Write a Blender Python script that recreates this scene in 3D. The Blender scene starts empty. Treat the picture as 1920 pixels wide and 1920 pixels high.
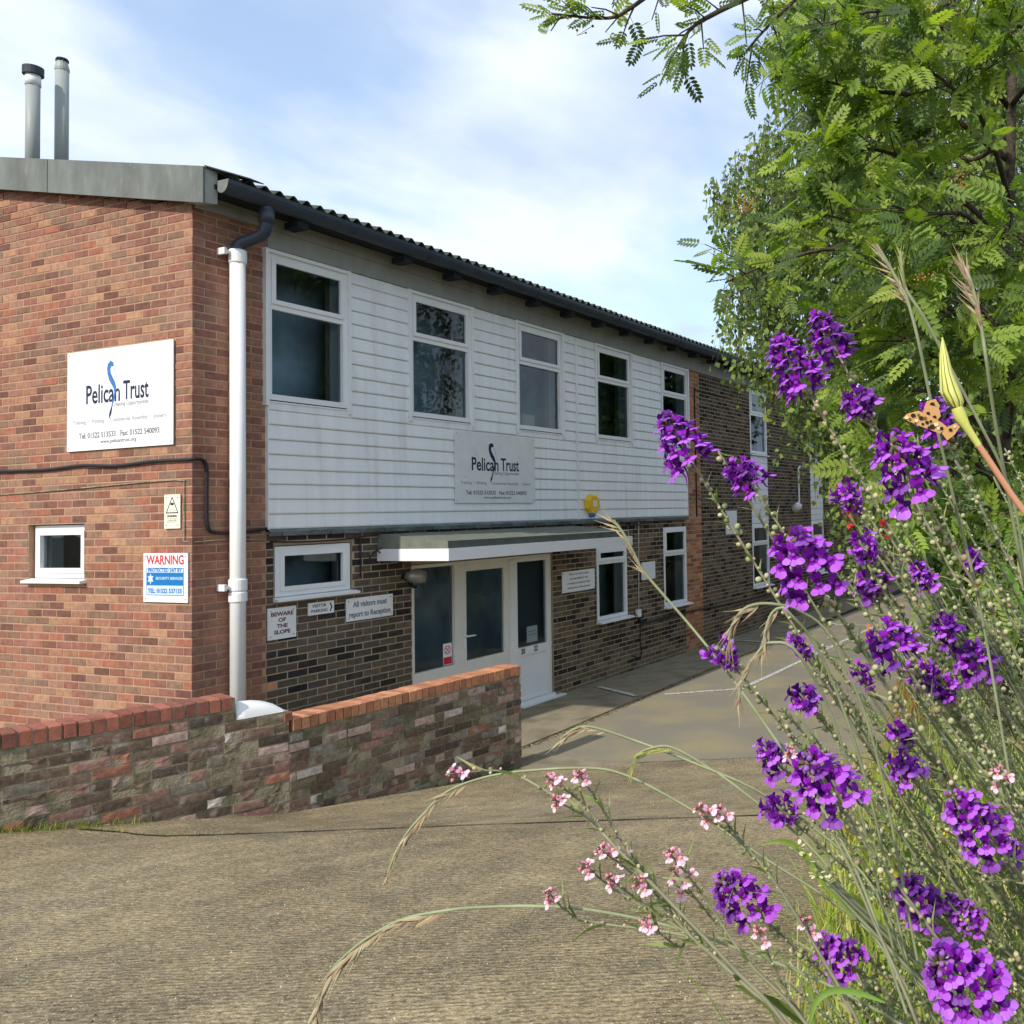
import bpy, bmesh, math, random
import numpy as np
from mathutils import Vector, Matrix, Euler
random.seed(7); rng = np.random.default_rng(7)
S = bpy.context.scene; COL = S.collection
R = math.radians
# ---------------------------------------------------------------- camera
F, CX, CY = 1653.1, 1497.6, 894.06
YAW, PIT, ROL = 0.3706095, 0.0371469, -0.0243821
CAM = Vector((-5.3436, -7.86142, 2.58708))
f0 = Vector((math.cos(YAW), math.sin(YAW), 0)); r0 = Vector((math.sin(YAW), -math.cos(YAW), 0)); u0 = Vector((0, 0, 1))
FW = math.cos(PIT)*f0 + math.sin(PIT)*u0; uu = -math.sin(PIT)*f0 + math.cos(PIT)*u0
RT = math.cos(ROL)*r0 + math.sin(ROL)*uu; UP = -math.sin(ROL)*r0 + math.cos(ROL)*uu
cd = bpy.data.cameras.new('camera'); cam = bpy.data.objects.new('camera', cd); COL.objects.link(cam)
m = Matrix((RT, UP, -FW)).transposed().to_4x4(); m.translation = CAM; cam.matrix_world = m
cd.sensor_width = 36; cd.lens = F/1920*36; cd.shift_x = (960-CX)/1920; cd.shift_y = (CY-960)/1920
cd.clip_start = 0.05; cd.clip_end = 2000; S.camera = cam
def at(px, py, d):
    return CAM + d*(FW + (px-CX)/F*RT - (py-CY)/F*UP)
# ---------------------------------------------------------------- world
SUN = Vector((-1.0, 0.10, 0.78)).normalized()
w = bpy.data.worlds.new('World'); S.world = w; w.use_nodes = True
nt = w.node_tree; nt.nodes.clear(); N = nt.nodes.new; L = nt.links.new
out = N('ShaderNodeOutputWorld'); bg = N('ShaderNodeBackground'); bgc = N('ShaderNodeBackground'); mix = N('ShaderNodeMixShader')
sky = N('ShaderNodeTexSky'); sky.sky_type = 'NISHITA'; sky.sun_disc = False
sky.sun_elevation = math.asin(SUN.z); sky.sun_rotation = math.atan2(SUN.x, SUN.y)
sky.air_density = 1.3; sky.dust_density = 0.6; sky.ozone_density = 2.0
L(sky.outputs[0], bg.inputs[0]); bg.inputs[1].default_value = 0.13
tc = N('ShaderNodeTexCoord'); sep = N('ShaderNodeSeparateXYZ'); L(tc.outputs['Generated'], sep.inputs[0])
def mth(op, a, b=None, c=None):
    n = N('ShaderNodeMath'); n.operation = op
    for i, v in enumerate((a, b, c)):
        if v is None: continue
        if isinstance(v, (int, float)): n.inputs[i].default_value = v
        else: L(v, n.inputs[i])
    return n.outputs[0]
zz = mth('MAXIMUM', sep.outputs[2], 0.0); den = mth('ADD', zz, 0.22)
cb = N('ShaderNodeCombineXYZ'); L(mth('DIVIDE', sep.outputs[0], den), cb.inputs[0]); L(mth('DIVIDE', sep.outputs[1], den), cb.inputs[1])
mp = N('ShaderNodeMapping'); L(cb.outputs[0], mp.inputs[0]); mp.inputs['Rotation'].default_value = (0, 0, R(25)); mp.inputs['Scale'].default_value = (1.0, 1.2, 1); mp.inputs['Location'].default_value = (3.1, 1.4, 0)
n1 = N('ShaderNodeTexNoise'); L(mp.outputs[0], n1.inputs[0]); n1.inputs['Scale'].default_value = 1.25; n1.inputs['Detail'].default_value = 7; n1.inputs['Roughness'].default_value = 0.5; n1.inputs['Distortion'].default_value = 0.25
rp = N('ShaderNodeValToRGB'); L(n1.outputs[0], rp.inputs[0]); rp.color_ramp.elements[0].position = 0.38; rp.color_ramp.elements[0].color = (0, 0, 0, 1); rp.color_ramp.elements[1].position = 0.53
n2 = N('ShaderNodeTexNoise'); L(mp.outputs[0], n2.inputs[0]); n2.inputs['Scale'].default_value = 1.9; n2.inputs['Detail'].default_value = 6; n2.inputs['Roughness'].default_value = 0.5
rp2 = N('ShaderNodeValToRGB'); L(n2.outputs[0], rp2.inputs[0])
rp2.color_ramp.elements[0].position = 0.36; rp2.color_ramp.elements[0].color = (0.50, 0.60, 0.82, 1); rp2.color_ramp.elements[1].position = 0.58; rp2.color_ramp.elements[1].color = (0.74, 0.81, 0.93, 1)
L(rp2.outputs[0], bgc.inputs[0]); bgc.inputs[1].default_value = 0.77
cover = mth('MAXIMUM', mth('MULTIPLY', rp.outputs[0], 0.96), 0.40)
L(cover, mix.inputs[0]); L(bg.outputs[0], mix.inputs[1]); L(bgc.outputs[0], mix.inputs[2]); L(mix.outputs[0], out.inputs[0])
sl = bpy.data.lights.new('sun', 'SUN'); sl.energy = 2.35; sl.angle = R(1.2); sl.color = (1.0, 0.93, 0.82)
so = bpy.data.objects.new('sun', sl); COL.objects.link(so); so.rotation_euler = SUN.to_track_quat('Z', 'Y').to_euler()
S.view_settings.view_transform = 'Standard'; S.view_settings.look = 'None'; S.view_settings.exposure = 0.80; S.view_settings.gamma = 1
S.view_settings.use_curve_mapping = False

# ---------------------------------------------------------------- helpers
def lin(c):
    return tuple(((v/255)/12.92 if v/255 <= .04045 else ((v/255+.055)/1.055)**2.4) for v in c)
def tag(o, label=None, cat=None, group=None, kind=None):
    if label: o['label'] = label
    if cat: o['category'] = cat
    if group: o['group'] = group
    if kind: o['kind'] = kind
    return o
def empty(name, loc=(0, 0, 0), parent=None):
    o = bpy.data.objects.new(name, None); COL.objects.link(o); o.location = loc; o.empty_display_size = .05
    if parent: o.parent = parent
    return o
def link(name, me, parent=None, loc=None, kind=None):
    o = bpy.data.objects.new(name, me); COL.objects.link(o)
    if parent is not None: o.parent = parent
    if loc is not None: o.location = loc
    if kind: o['kind'] = kind
    return o
class MB:
    """collects faces into one mesh"""
    def __init__(s): s.v = []; s.f = []; s.c = []; s.m = []
    def face(s, pts, col=None, mi=0):
        i = len(s.v); s.v += [tuple(p) for p in pts]; s.f.append(tuple(range(i, i+len(pts)))); s.c.append(col or (1, 1, 1)); s.m.append(mi)
    def add(s, vs, fs, col=None, mi=0):
        i = len(s.v); s.v += [tuple(p) for p in vs]
        for f in fs: s.f.append(tuple(i+k for k in f)); s.c.append(col or (1, 1, 1)); s.m.append(mi)
    def box(s, x0, x1, y0, y1, z0, z1, col=None, mi=0, T=None):
        vs = [(x, y, z) for z in (z0, z1) for y in (y0, y1) for x in (x0, x1)]
        if T: vs = [T(*p) for p in vs]
        s.add(vs, [(0, 2, 3, 1), (4, 5, 7, 6), (0, 1, 5, 4), (2, 6, 7, 3), (0, 4, 6, 2), (1, 3, 7, 5)], col, mi)
    def tube(s, pts, rad, n=8, col=None, mi=0, cap=True):
        pts = [Vector(p) for p in pts]; K = len(pts)
        if not hasattr(rad, '__len__'): rad = [rad]*K
        ref = Vector((0, 0, 1)); rings = []
        t0 = (pts[1]-pts[0]).normalized()
        if abs(t0.dot(ref)) > .95: ref = Vector((1, 0, 0))
        a = t0.cross(ref).normalized()
        for i, p in enumerate(pts):
            t = (pts[min(i+1, K-1)]-pts[max(i-1, 0)]).normalized()
            a = (a - t*a.dot(t))
            a = a.normalized() if a.length > 1e-6 else t.orthogonal().normalized()
            b = t.cross(a); rings.append([p + rad[i]*(math.cos(2*math.pi*k/n)*a + math.sin(2*math.pi*k/n)*b) for k in range(n)])
        vs = [q for r_ in rings for q in r_]
        fs = [(i*n+k, i*n+(k+1) % n, (i+1)*n+(k+1) % n, (i+1)*n+k) for i in range(K-1) for k in range(n)]
        if cap: fs += [tuple(reversed(range(n))), tuple((K-1)*n+k for k in range(n))]
        s.add(vs, fs, col, mi)
    def mesh(s, name, mats, smooth=False, color=False):
        me = bpy.data.meshes.new(name); me.from_pydata(s.v, [], s.f)
        if not isinstance(mats, (list, tuple)): mats = [mats]
        for mm in mats: me.materials.append(mm)
        if len(mats) > 1: me.polygons.foreach_set('material_index', s.m)
        if smooth: me.polygons.foreach_set('use_smooth', [True]*len(me.polygons))
        if color:
            a = me.color_attributes.new('Col', 'FLOAT_COLOR', 'CORNER'); cl = []
            for f, c in zip(s.f, s.c): cl += [c[0], c[1], c[2], 1.0]*len(f)
            a.data.foreach_set('color', cl)
        me.update(); return me
    def obj(s, name, mats, parent=None, smooth=False, color=False, kind=None, loc=None):
        return link(name, s.mesh(name, mats, smooth, color), parent, loc, kind)
def catmull(pts, n=6):
    P = [Vector(p) for p in pts]; P = [2*P[0]-P[1]] + P + [2*P[-1]-P[-2]]; o = []
    for i in range(1, len(P)-2):
        for k in range(n):
            t = k/n; a, b, c, d = P[i-1:i+3]
            o.append(.5*((2*b)+(c-a)*t+(2*a-5*b+4*c-d)*t*t+(-a+3*b-3*c+d)*t**3))
    o.append(P[-2]); return o

# ---------------------------------------------------------------- materials
def mat(name, base=(.5, .5, .5), rough=.8, spec=.3, colsrc=None, var=0.0, vscale=8, bump=0, bscale=40, stain=None, metal=0, sub=None, detail=6, stretch=None, bdist=.01):
    M = bpy.data.materials.new(name); M.use_nodes = True; t = M.node_tree; b = t.nodes['Principled BSDF']; n = t.nodes.new; l = t.links.new
    b.inputs['Roughness'].default_value = rough; b.inputs['Specular IOR Level'].default_value = spec; b.inputs['Metallic'].default_value = metal
    g = n('ShaderNodeNewGeometry'); pos = g.outputs['Position']
    if stretch:
        mpn = n('ShaderNodeMapping'); l(pos, mpn.inputs[0]); mpn.inputs['Scale'].default_value = stretch; pos = mpn.outputs[0]
    if colsrc == 'attr': s_ = n('ShaderNodeAttribute'); s_.attribute_name = 'Col'; c = s_.outputs['Color']
    elif colsrc == 'obj': s_ = n('ShaderNodeObjectInfo'); c = s_.outputs['Color']
    else: s_ = n('ShaderNodeRGB'); s_.outputs[0].default_value = (*base, 1); c = s_.outputs[0]
    if var:
        nz = n('ShaderNodeTexNoise'); l(pos, nz.inputs[0]); nz.inputs['Scale'].default_value = vscale; nz.inputs['Detail'].default_value = detail
        mr = n('ShaderNodeMapRange'); l(nz.outputs[0], mr.inputs[0]); mr.inputs[1].default_value = .25; mr.inputs[2].default_value = .75; mr.inputs[3].default_value = 1-var; mr.inputs[4].default_value = 1+var
        mm = n('ShaderNodeMix'); mm.data_type = 'RGBA'; mm.blend_type = 'MULTIPLY'; mm.inputs[0].default_value = 1; l(c, mm.inputs[6]); l(mr.outputs[0], mm.inputs[7]); c = mm.outputs[2]
    if stain:  # (color, scale, lo, hi, amount)
        nz = n('ShaderNodeTexNoise'); l(pos, nz.inputs[0]); nz.inputs['Scale'].default_value = stain[1]; nz.inputs['Detail'].default_value = 5
        mr = n('ShaderNodeMapRange'); l(nz.outputs[0], mr.inputs[0]); mr.inputs[1].default_value = stain[2]; mr.inputs[2].default_value = stain[3]; mr.inputs[4].default_value = stain[4]
        mm = n('ShaderNodeMix'); mm.data_type = 'RGBA'; l(mr.outputs[0], mm.inputs[0]); l(c, mm.inputs[6]); mm.inputs[7].default_value = (*stain[0], 1); c = mm.outputs[2]
    l(c, b.inputs['Base Color'])
    if bump:
        nz = n('ShaderNodeTexNoise'); l(pos, nz.inputs[0]); nz.inputs['Scale'].default_value = bscale; nz.inputs['Detail'].default_value = 4
        bn = n('ShaderNodeBump'); l(nz.outputs[0], bn.inputs['Height']); bn.inputs['Strength'].default_value = bump; bn.inputs['Distance'].default_value = bdist; l(bn.outputs[0], b.inputs['Normal'])
    if sub is not None:   # translucent leaf
        tr = n('ShaderNodeBsdfTranslucent'); mx = n('ShaderNodeMixShader'); mx.inputs[0].default_value = sub[1]
        mm = n('ShaderNodeMix'); mm.data_type = 'RGBA'; mm.blend_type = 'MULTIPLY'; mm.inputs[0].default_value = 1; l(c, mm.inputs[6]); mm.inputs[7].default_value = (*sub[0], 1); l(mm.outputs[2], tr.inputs[0])
        l(b.outputs[0], mx.inputs[1]); l(tr.outputs[0], mx.inputs[2]); l(mx.outputs[0], t.nodes['Material Output'].inputs[0])
    return M
M = {}
M['brick'] = mat('brick_face', colsrc='obj', rough=.9, spec=.15, var=.26, vscale=18, bump=.6, bscale=120, bdist=.004, stain=((.30, .25, .20), 1.9, .54, .78, .32))
M['bricks'] = mat('brick_face_joined', colsrc='attr', rough=.9, spec=.15, var=.26, vscale=18, bump=.6, bscale=120, bdist=.004, stain=((.30, .25, .20), 1.9, .54, .78, .32))
M['oldbrick'] = mat('old_brick', colsrc='obj', rough=.95, spec=.1, var=.38, vscale=30, bump=.6, bscale=80, bdist=.004, stain=((.42, .36, .32), 9.0, .58, .68, .6))
M['coping'] = mat('coping_brick', colsrc='obj', rough=.75, spec=.25, var=.22, vscale=26, bump=.5, bscale=90, bdist=.004, stain=((.10, .05, .035), 9, .56, .72, .5))
M['mortar_red'] = mat('mortar_red', lin((170, 138, 112)), .95, .1, var=.15, vscale=12, bump=.5, bscale=150)
M['mortar_brown'] = mat('mortar_brown', lin((168, 154, 128)), .95, .1, var=.2, vscale=6, bump=.5, bscale=150)
M['mortar_old'] = mat('mortar_old', lin((150, 140, 118)), .95, .1, var=.35, vscale=14, bump=.8, bscale=60, stain=((.06, .075, .03), 4, .48, .66, .7))
M['clad'] = mat('cladding_white', (.80, .82, .82), .45, .35, var=.06, vscale=2.0, stretch=(5, 5, .35), stain=((.50, .49, .43), 2.2, .55, .80, .45))
M['upvc'] = mat('window_plastic', (.78, .80, .80), .35, .4, var=.03, vscale=4)
M['timber_white'] = mat('door_frame_cream', (.74, .73, .67), .5, .3, var=.05, vscale=4)
M['pipe'] = mat('pipe_white', (.80, .81, .80), .4, .4, var=.04, vscale=6, stain=((.45, .45, .42), 14, .66, .8, .35))
M['cement'] = mat('cement_board', lin((112, 116, 113)), .9, .15, var=.28, vscale=5, bump=.3, bscale=60, stain=((.33, .30, .25), 11, .60, .78, .45), stretch=(1, 1, .45))
M['fascia'] = mat('fascia_grey', lin((150, 152, 146)), .7, .2, var=.12, vscale=4, stretch=(2.5, 1, .8))
M['roof'] = mat('roof_fibre_cement', lin((78, 84, 78)), .95, .1, var=.3, vscale=9, bump=.4, bscale=60, stain=((.10, .13, .06), 6, .5, .7, .6))
M['gutter'] = mat('gutter_dark', (.035, .048, .068), .45, .4, var=.25, vscale=7)
M['dark'] = mat('dark_timber', (.02, .024, .03), .8, .2, var=.3, vscale=9)
M['lead'] = mat('lead_flashing', lin((104, 112, 112)), .75, .3, var=.3, vscale=10, bump=.6, bscale=25, bdist=.02, stretch=(1, 1, 3))
M['felt'] = mat('roof_felt', lin((112, 116, 106)), .95, .1, var=.22, vscale=7, bump=.4, bscale=60)
M['feltedge'] = mat('felt_edge', lin((84, 92, 88)), .9, .15, var=.2, vscale=8)
M['white'] = mat('white_board', (.76, .77, .78), .45, .3, var=.03, vscale=6)
M['sign'] = mat('sign_white', (.80, .82, .82), .4, .3, var=.025, vscale=9)
M['sign_old'] = mat('sign_weathered', (.72, .73, .72), .5, .3, var=.06, vscale=7, stain=((.35, .36, .30), 8, .62, .8, .4))
M['ink_navy'] = mat('ink_navy', (.012, .018, .06), .6)
M['ink_blue'] = mat('ink_blue', (.045, .16, .42), .5)
M['ink_grey'] = mat('ink_grey', (.16, .17, .20), .6)
M['ink_light'] = mat('ink_light_grey', (.34, .35, .38), .6)
M['ink_red'] = mat('ink_red', (.55, .03, .05), .5)
M['ink_maroon'] = mat('ink_maroon', (.16, .035, .05), .5)
M['ink_black'] = mat('ink_black', (.015, .015, .018), .6)
M['ink_cyan'] = mat('ink_cyan_blue', (.005, .16, .42), .5)
M['ink_pale'] = mat('ink_pale_blue', (.55, .68, .88), .5)
M['cream'] = mat('sign_cream', (.78, .76, .60), .5, var=.03, vscale=9)
M['screw'] = mat('screw_head', (.25, .24, .22), .5, metal=.6)
M['cable'] = mat('cable_black', (.022, .02, .024), .6, .3)
M['cablew'] = mat('conduit_pale', (.42, .40, .36), .6, .3)
M['alarm'] = mat('alarm_yellow', (.80, .50, .01), .35, .5)
M['steel'] = mat('brushed_metal', (.32, .31, .29), .4, .5, metal=.5)
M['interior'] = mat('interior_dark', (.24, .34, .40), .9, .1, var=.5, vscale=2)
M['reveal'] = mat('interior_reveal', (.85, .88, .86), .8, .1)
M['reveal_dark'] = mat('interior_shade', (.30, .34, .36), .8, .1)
M['paper'] = mat('paper', (.7, .72, .72), .7)
M['yellow'] = mat('yellow_bottle', (.55, .50, .02), .5)
M['flue'] = mat('flue_grey', lin((150, 156, 152)), .5, .35, var=.08, vscale=5, stretch=(1, 1, .3))
M['fluecap'] = mat('flue_cap_dark', (.03, .04, .05), .6)
M['paint'] = mat('road_paint', (.55, .55, .52), .8, .2, var=.3, vscale=16, stain=((.20, .19, .16), 22, .48, .62, .85))
M['paver'] = mat('pavement_slab', lin((140, 131, 110)), .95, .1, var=.2, vscale=4, bump=.4, bscale=90, stain=((.10, .095, .06), 2.3, .5, .7, .5))
M['asphalt'] = mat('asphalt_worn', lin((132, 126, 112)), .95, .12, var=.22, vscale=90, bump=.7, bscale=160, bdist=.006, stain=(lin((152, 141, 108)), 1.1, .42, .66, .8))
M['seam'] = mat('joint_dark', (.05, .045, .035), .95, .1, var=.4, vscale=20)
M['earth'] = mat('earth', (.09, .075, .045), .95, .1, var=.4, vscale=6, bump=.6, bscale=30)
M['litter'] = mat('leaf_litter', colsrc='attr', rough=.95, spec=.1)
M['grass'] = mat('grass_blade', colsrc='attr', rough=.6, spec=.25, sub=((1.0, 1.05, .35), .4))
M['moss'] = mat('moss', (.055, .08, .018), .95, .1, var=.4, vscale=30, bump=1, bscale=90)
M['bark'] = mat('bark_brown', (.075, .06, .045), .95, .1, var=.4, vscale=30, bump=.9, bscale=60)
M['birchbark'] = mat('bark_birch', (.26, .25, .22), .9, .15, var=.4, vscale=14, stretch=(1, 1, 3), bump=.4, stain=((.03, .03, .025), 9, .55, .62, .9))
M['rowan'] = mat('rowan_leaf', colsrc='attr', rough=.5, spec=.3, var=.18, vscale=3, sub=((1.3, 1.5, .4), .44))
M['rowanO'] = mat('rowan_leaf_single', colsrc='obj', rough=.5, spec=.3, var=.18, vscale=3, sub=((1.25, 1.45, .35), .42))
M['birch'] = mat('birch_leaf', colsrc='attr', rough=.6, spec=.25, var=.18, vscale=1.5, sub=((1.2, 1.35, .4), .40))
M['berry'] = mat('rowan_berry', (.42, .24, .04), .4, .4)
M['stem'] = mat('stem_green', (.25, .28, .15), .6, .3, var=.25, vscale=40)
M['stemb'] = mat('stem_olive_brown', (.26, .25, .155), .6, .3, var=.3, vscale=40)
M['stemdry'] = mat('stem_dry', (.30, .24, .13), .7, .2, var=.25, vscale=60)
M['stemred'] = mat('stem_reddish', colsrc='attr', rough=.55, spec=.3)
M['petal'] = mat('petal_purple', colsrc='attr', rough=.55, spec=.2, sub=((1.1, .9, 1.3), .30))
M['pinkp'] = mat('petal_pink', colsrc='attr', rough=.55, spec=.2, sub=((1.1, .9, 1.0), .30))
M['capsule'] = mat('seed_capsule', colsrc='obj', rough=.6, spec=.3)
M['leafy'] = mat('herb_leaf', colsrc='attr', rough=.55, spec=.3, var=.15, vscale=60, sub=((1.1, 1.3, .4), .35))
M['spike'] = mat('grass_spikelet', colsrc='attr', rough=.7, spec=.2, sub=((1, .95, .7), .3))
M['bud'] = mat('salsify_bud', colsrc='attr', rough=.5, spec=.35)
M['wing'] = mat('butterfly_wing', colsrc='attr', rough=.7, spec=.2)
M['redf'] = mat('red_petals', (.55, .02, .03), .5, .3, var=.3, vscale=120)
def glass_mat():
    g = bpy.data.materials.new('window_glass'); g.use_nodes = True; t = g.node_tree; t.nodes.clear(); n = t.nodes.new
    o = n('ShaderNodeOutputMaterial'); tr = n('ShaderNodeBsdfTransparent'); tr.inputs[0].default_value = (.84, .90, .92, 1)
    gl = n('ShaderNodeBsdfGlossy'); gl.inputs['Roughness'].default_value = .015; gl.inputs[0].default_value = (.9, .95, 1, 1)
    fr = n('ShaderNodeFresnel'); fr.inputs[0].default_value = 1.5; mx = n('ShaderNodeMixShader')
    nz = n('ShaderNodeTexNoise'); nz.inputs['Scale'].default_value = 1.6; bn = n('ShaderNodeBump'); bn.inputs['Strength'].default_value = .12; bn.inputs['Distance'].default_value = .03
    ge = n('ShaderNodeNewGeometry'); t.links.new(ge.outputs['Position'], nz.inputs[0]); t.links.new(nz.outputs[0], bn.inputs['Height']); t.links.new(bn.outputs[0], gl.inputs['Normal'])
    t.links.new(fr.outputs[0], mx.inputs[0]); t.links.new(tr.outputs[0], mx.inputs[1]); t.links.new(gl.outputs[0], mx.inputs[2]); t.links.new(mx.outputs[0], o.inputs[0]); return g
M['glass'] = glass_mat()
def concrete_mat():
    g = bpy.data.materials.new('ribbed_concrete'); g.use_nodes = True; t = g.node_tree; b = t.nodes['Principled BSDF']; n = t.nodes.new; l = t.links.new
    b.inputs['Roughness'].default_value = .93; b.inputs['Specular IOR Level'].default_value = .12
    ge = n('ShaderNodeNewGeometry'); mp_ = n('ShaderNodeMapping'); l(ge.outputs['Position'], mp_.inputs[0]); mp_.inputs['Rotation'].default_value = (0, 0, R(-24.5))
    def noise(sc, det, st=None, rough=.5):
        z = n('ShaderNodeTexNoise'); z.inputs['Scale'].default_value = sc; z.inputs['Detail'].default_value = det; z.inputs['Roughness'].default_value = rough
        if st: m2 = n('ShaderNodeMapping'); m2.inputs['Scale'].default_value = st; l(mp_.outputs[0], m2.inputs[0]); l(m2.outputs[0], z.inputs[0])
        else: l(ge.outputs['Position'], z.inputs[0])
        return z.outputs[0]
    wv = n('ShaderNodeTexWave'); wv.wave_type = 'BANDS'; wv.bands_direction = 'X'; l(mp_.outputs[0], wv.inputs[0]); wv.inputs['Scale'].default_value = 10.5; wv.inputs['Distortion'].default_value = 5.5; wv.inputs['Detail'].default_value = 3; wv.inputs['Detail Scale'].default_value = 1.3
    st = noise(30, 4, (2.2, .8, 1)); agg = noise(150, 3); big = noise(.55, 4); big2 = noise(2.2, 5); fine = noise(45, 4)
    def ramp(x, a, b_, c0, c1):
        r = n('ShaderNodeValToRGB'); l(x, r.inputs[0]); r.color_ramp.elements[0].position = a; r.color_ramp.elements[1].position = b_; r.color_ramp.elements[0].color = (*c0, 1); r.color_ramp.elements[1].color = (*c1, 1); return r.outputs[0]
    base = ramp(big, .3, .7, lin((134, 122, 99)), lin((154, 143, 119)))
    def mul(a, b_, f=1.0, typ='MULTIPLY'):
        q = n('ShaderNodeMix'); q.data_type = 'RGBA'; q.blend_type = typ
        if isinstance(f, float): q.inputs[0].default_value = f
        else: l(f, q.inputs[0])
        l(a, q.inputs[6])
        if isinstance(b_, tuple): q.inputs[7].default_value = (*b_, 1)
        else: l(b_, q.inputs[7])
        return q.outputs[2]
    c = mul(base, ramp(big2, .3, .7, (.80, .80, .82), (1.14, 1.1, 1.04))); c = mul(c, ramp(noise(6, 6), .34, .66, (.84, .84, .84), (1.14, 1.13, 1.1)))
    c = mul(c, ramp(fine, .3, .7, (.62, .61, .60), (1.34, 1.32, 1.27)))
    c = mul(c, ramp(st, .36, .64, (.86, .85, .83), (1.12, 1.11, 1.08))); c = mul(c, ramp(noise(1.4, 7), .30, .45, (.74, .72, .70), (1, 1, 1)))
    sp = ramp(agg, .60, .68, (0, 0, 0), (1, 1, 1)); c = mul(c, lin((206, 192, 156)), sp, 'MIX')
    sd = ramp(noise(85, 2), .30, .37, (1, 1, 1), (0, 0, 0)); c = mul(c, lin((96, 86, 68)), sd, 'MIX')
    l(c, b.inputs['Base Color'])
    ad = n('ShaderNodeMath'); ad.operation = 'MULTIPLY_ADD'; l(wv.outputs[1] if False else wv.outputs['Fac'], ad.inputs[0]); ad.inputs[1].default_value = .30; l(st, ad.inputs[2])
    ad2 = n('ShaderNodeMath'); ad2.operation = 'MULTIPLY_ADD'; l(fine, ad2.inputs[0]); ad2.inputs[1].default_value = .8; l(ad.outputs[0], ad2.inputs[2])
    bn = n('ShaderNodeBump'); l(ad2.outputs[0], bn.inputs['Height']); bn.inputs['Strength'].default_value = .7; bn.inputs['Distance'].default_value = .012; l(bn.outputs[0], b.inputs['Normal'])
    return g
M['concrete'] = concrete_mat()

# ---------------------------------------------------------------- ground
def foot(y): return 2.2 + .46*(-1.9-y) if y < -1.9 else 2.2
def ywall(x): return -1.60 - .305*(x+.33) if x < -.33 else -1.60 - .076*(x+.33)
def gz(x, y):
    u = (foot(y)-x)*.9
    if u <= 0: return 0.0
    xs = (0, .6, 2.3, 3.8, 6.5, 9.5, 14, 30); zs = (0, .05, .33, .70, 1.13, 1.42, 1.6, 1.8)
    return float(np.interp(u, xs, zs))
mb = MB(); mb.box(-300, 400, -300, 300, -.4, -.03); tag(mb.obj('ground', M['earth']), kind='structure')
def sheet(name, xs, ylo, yhi, ny, zf, m_, kind='structure'):
    mb = MB(); rows = []
    vs = []
    for x in xs:
        a, b_ = ylo(x), yhi(x)
        for j in range(ny+1):
            y = a + (b_-a)*j/ny; vs.append((x, y, zf(x, y)))
    fs = [(i*(ny+1)+j, (i+1)*(ny+1)+j, (i+1)*(ny+1)+j+1, i*(ny+1)+j+1) for i in range(len(xs)-1) for j in range(ny)]
    mb.add(vs, fs); o = mb.obj(name, m_, smooth=True); o['kind'] = kind; return o
sheet('road', [2.0 + i*.5 for i in range(120)], lambda x: -14, lambda x: -.9, 4, lambda x, y: 0.0, M['asphalt'])
# ramp: wedge grid from the wall line down to y=-14
mb = MB(); nx, ny = 110, 60; vs = []
for j in range(ny+1):
    for i in range(nx+1):
        s_ = (i/nx)**1.5
        yb = -14 + 12.9*j/ny
        xf = foot(min(yb, -1.9)); x = xf - 15*s_
        y = yb
        yw = ywall(x)+.08
        if j == ny: y = yw
        elif yb > yw: y = yw
        vs.append((x, y, gz(x, y)+.004))
fs = [(j*(nx+1)+i, (j+1)*(nx+1)+i, (j+1)*(nx+1)+i+1, j*(nx+1)+i+1) for j in range(ny) for i in range(nx)]
# rows near the wall collapse: drop degenerate faces
fs = [f for f in fs if abs(vs[f[0]][1]-vs[f[1]][1]) > 1e-5 or abs(vs[f[2]][1]-vs[f[3]][1]) > 1e-5]
mb.add(vs, fs); tag(mb.obj('ramp', M['concrete'], smooth=True), kind='structure')
mb = MB()
for i in range(2600):
    x = random.uniform(-4.5, 2.6); y = random.uniform(-7, -1.2)
    if y > ywall(x)-.03: continue
    z = gz(x, y)+.005; r_ = random.choice((.002, .003, .003, .005)); c = lin(random.choice([(196, 186, 160), (170, 158, 130), (110, 98, 78), (90, 80, 64), (210, 200, 180)])); a = random.uniform(0, 6)
    P_ = [(x+r_*math.cos(a+k*1.57), y+r_*math.sin(a+k*1.57)*.7, z-.001) for k in range(4)]; T_ = (x, y, z+r_*.8)
    mb.add(P_+[T_], [(0, 1, 4), (1, 2, 4), (2, 3, 4), (3, 0, 4)], c)
tag(mb.obj('loose_grit', M['litter'], color=True), 'loose grit and small stones scattered over the concrete slope', 'grit', kind='stuff')
# far left part of the ramp behind/left of the wall line beyond the frame is skipped
def pave(x): return -1.32 + .035*(x-3) if x > 3 else -1.32
mb = MB(); sx = 2.0
for i in range(24):
    x0 = -.1 + i*1.0; x1 = x0+.994
    if x0 > 23: break
    o = None
pv = empty('pavement'); pv['kind'] = 'structure'
for i in range(26):
    x0 = -.4+i*.95; b_ = MB(); ya, yb = pave(x0), pave(x0+.944)
    b_.add([(x0, ya, -.02), (x0+.944, yb, -.02), (x0+.944, .05, -.02), (x0, .05, -.02), (x0, ya, .022+random.uniform(-.002, .002)), (x0+.944, yb, .022), (x0+.944, .05, .03), (x0, .05, .03)],
           [(4, 5, 6, 7), (0, 1, 5, 4), (1, 2, 6, 5), (0, 4, 7, 3)])
    b_.obj('slab', M['paver'], pv)
mb = MB(); mb.box(-12, 2.6, -3.2, 12, -.03, .012); tag(mb.obj('sunken_path', M['paver']), kind='structure')
mb = MB(); mb.box(-.4, 24.4, -1.0, .05, -.02, .016)
tag(mb.obj('pavement_joint', M['seam'], pv))
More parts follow.
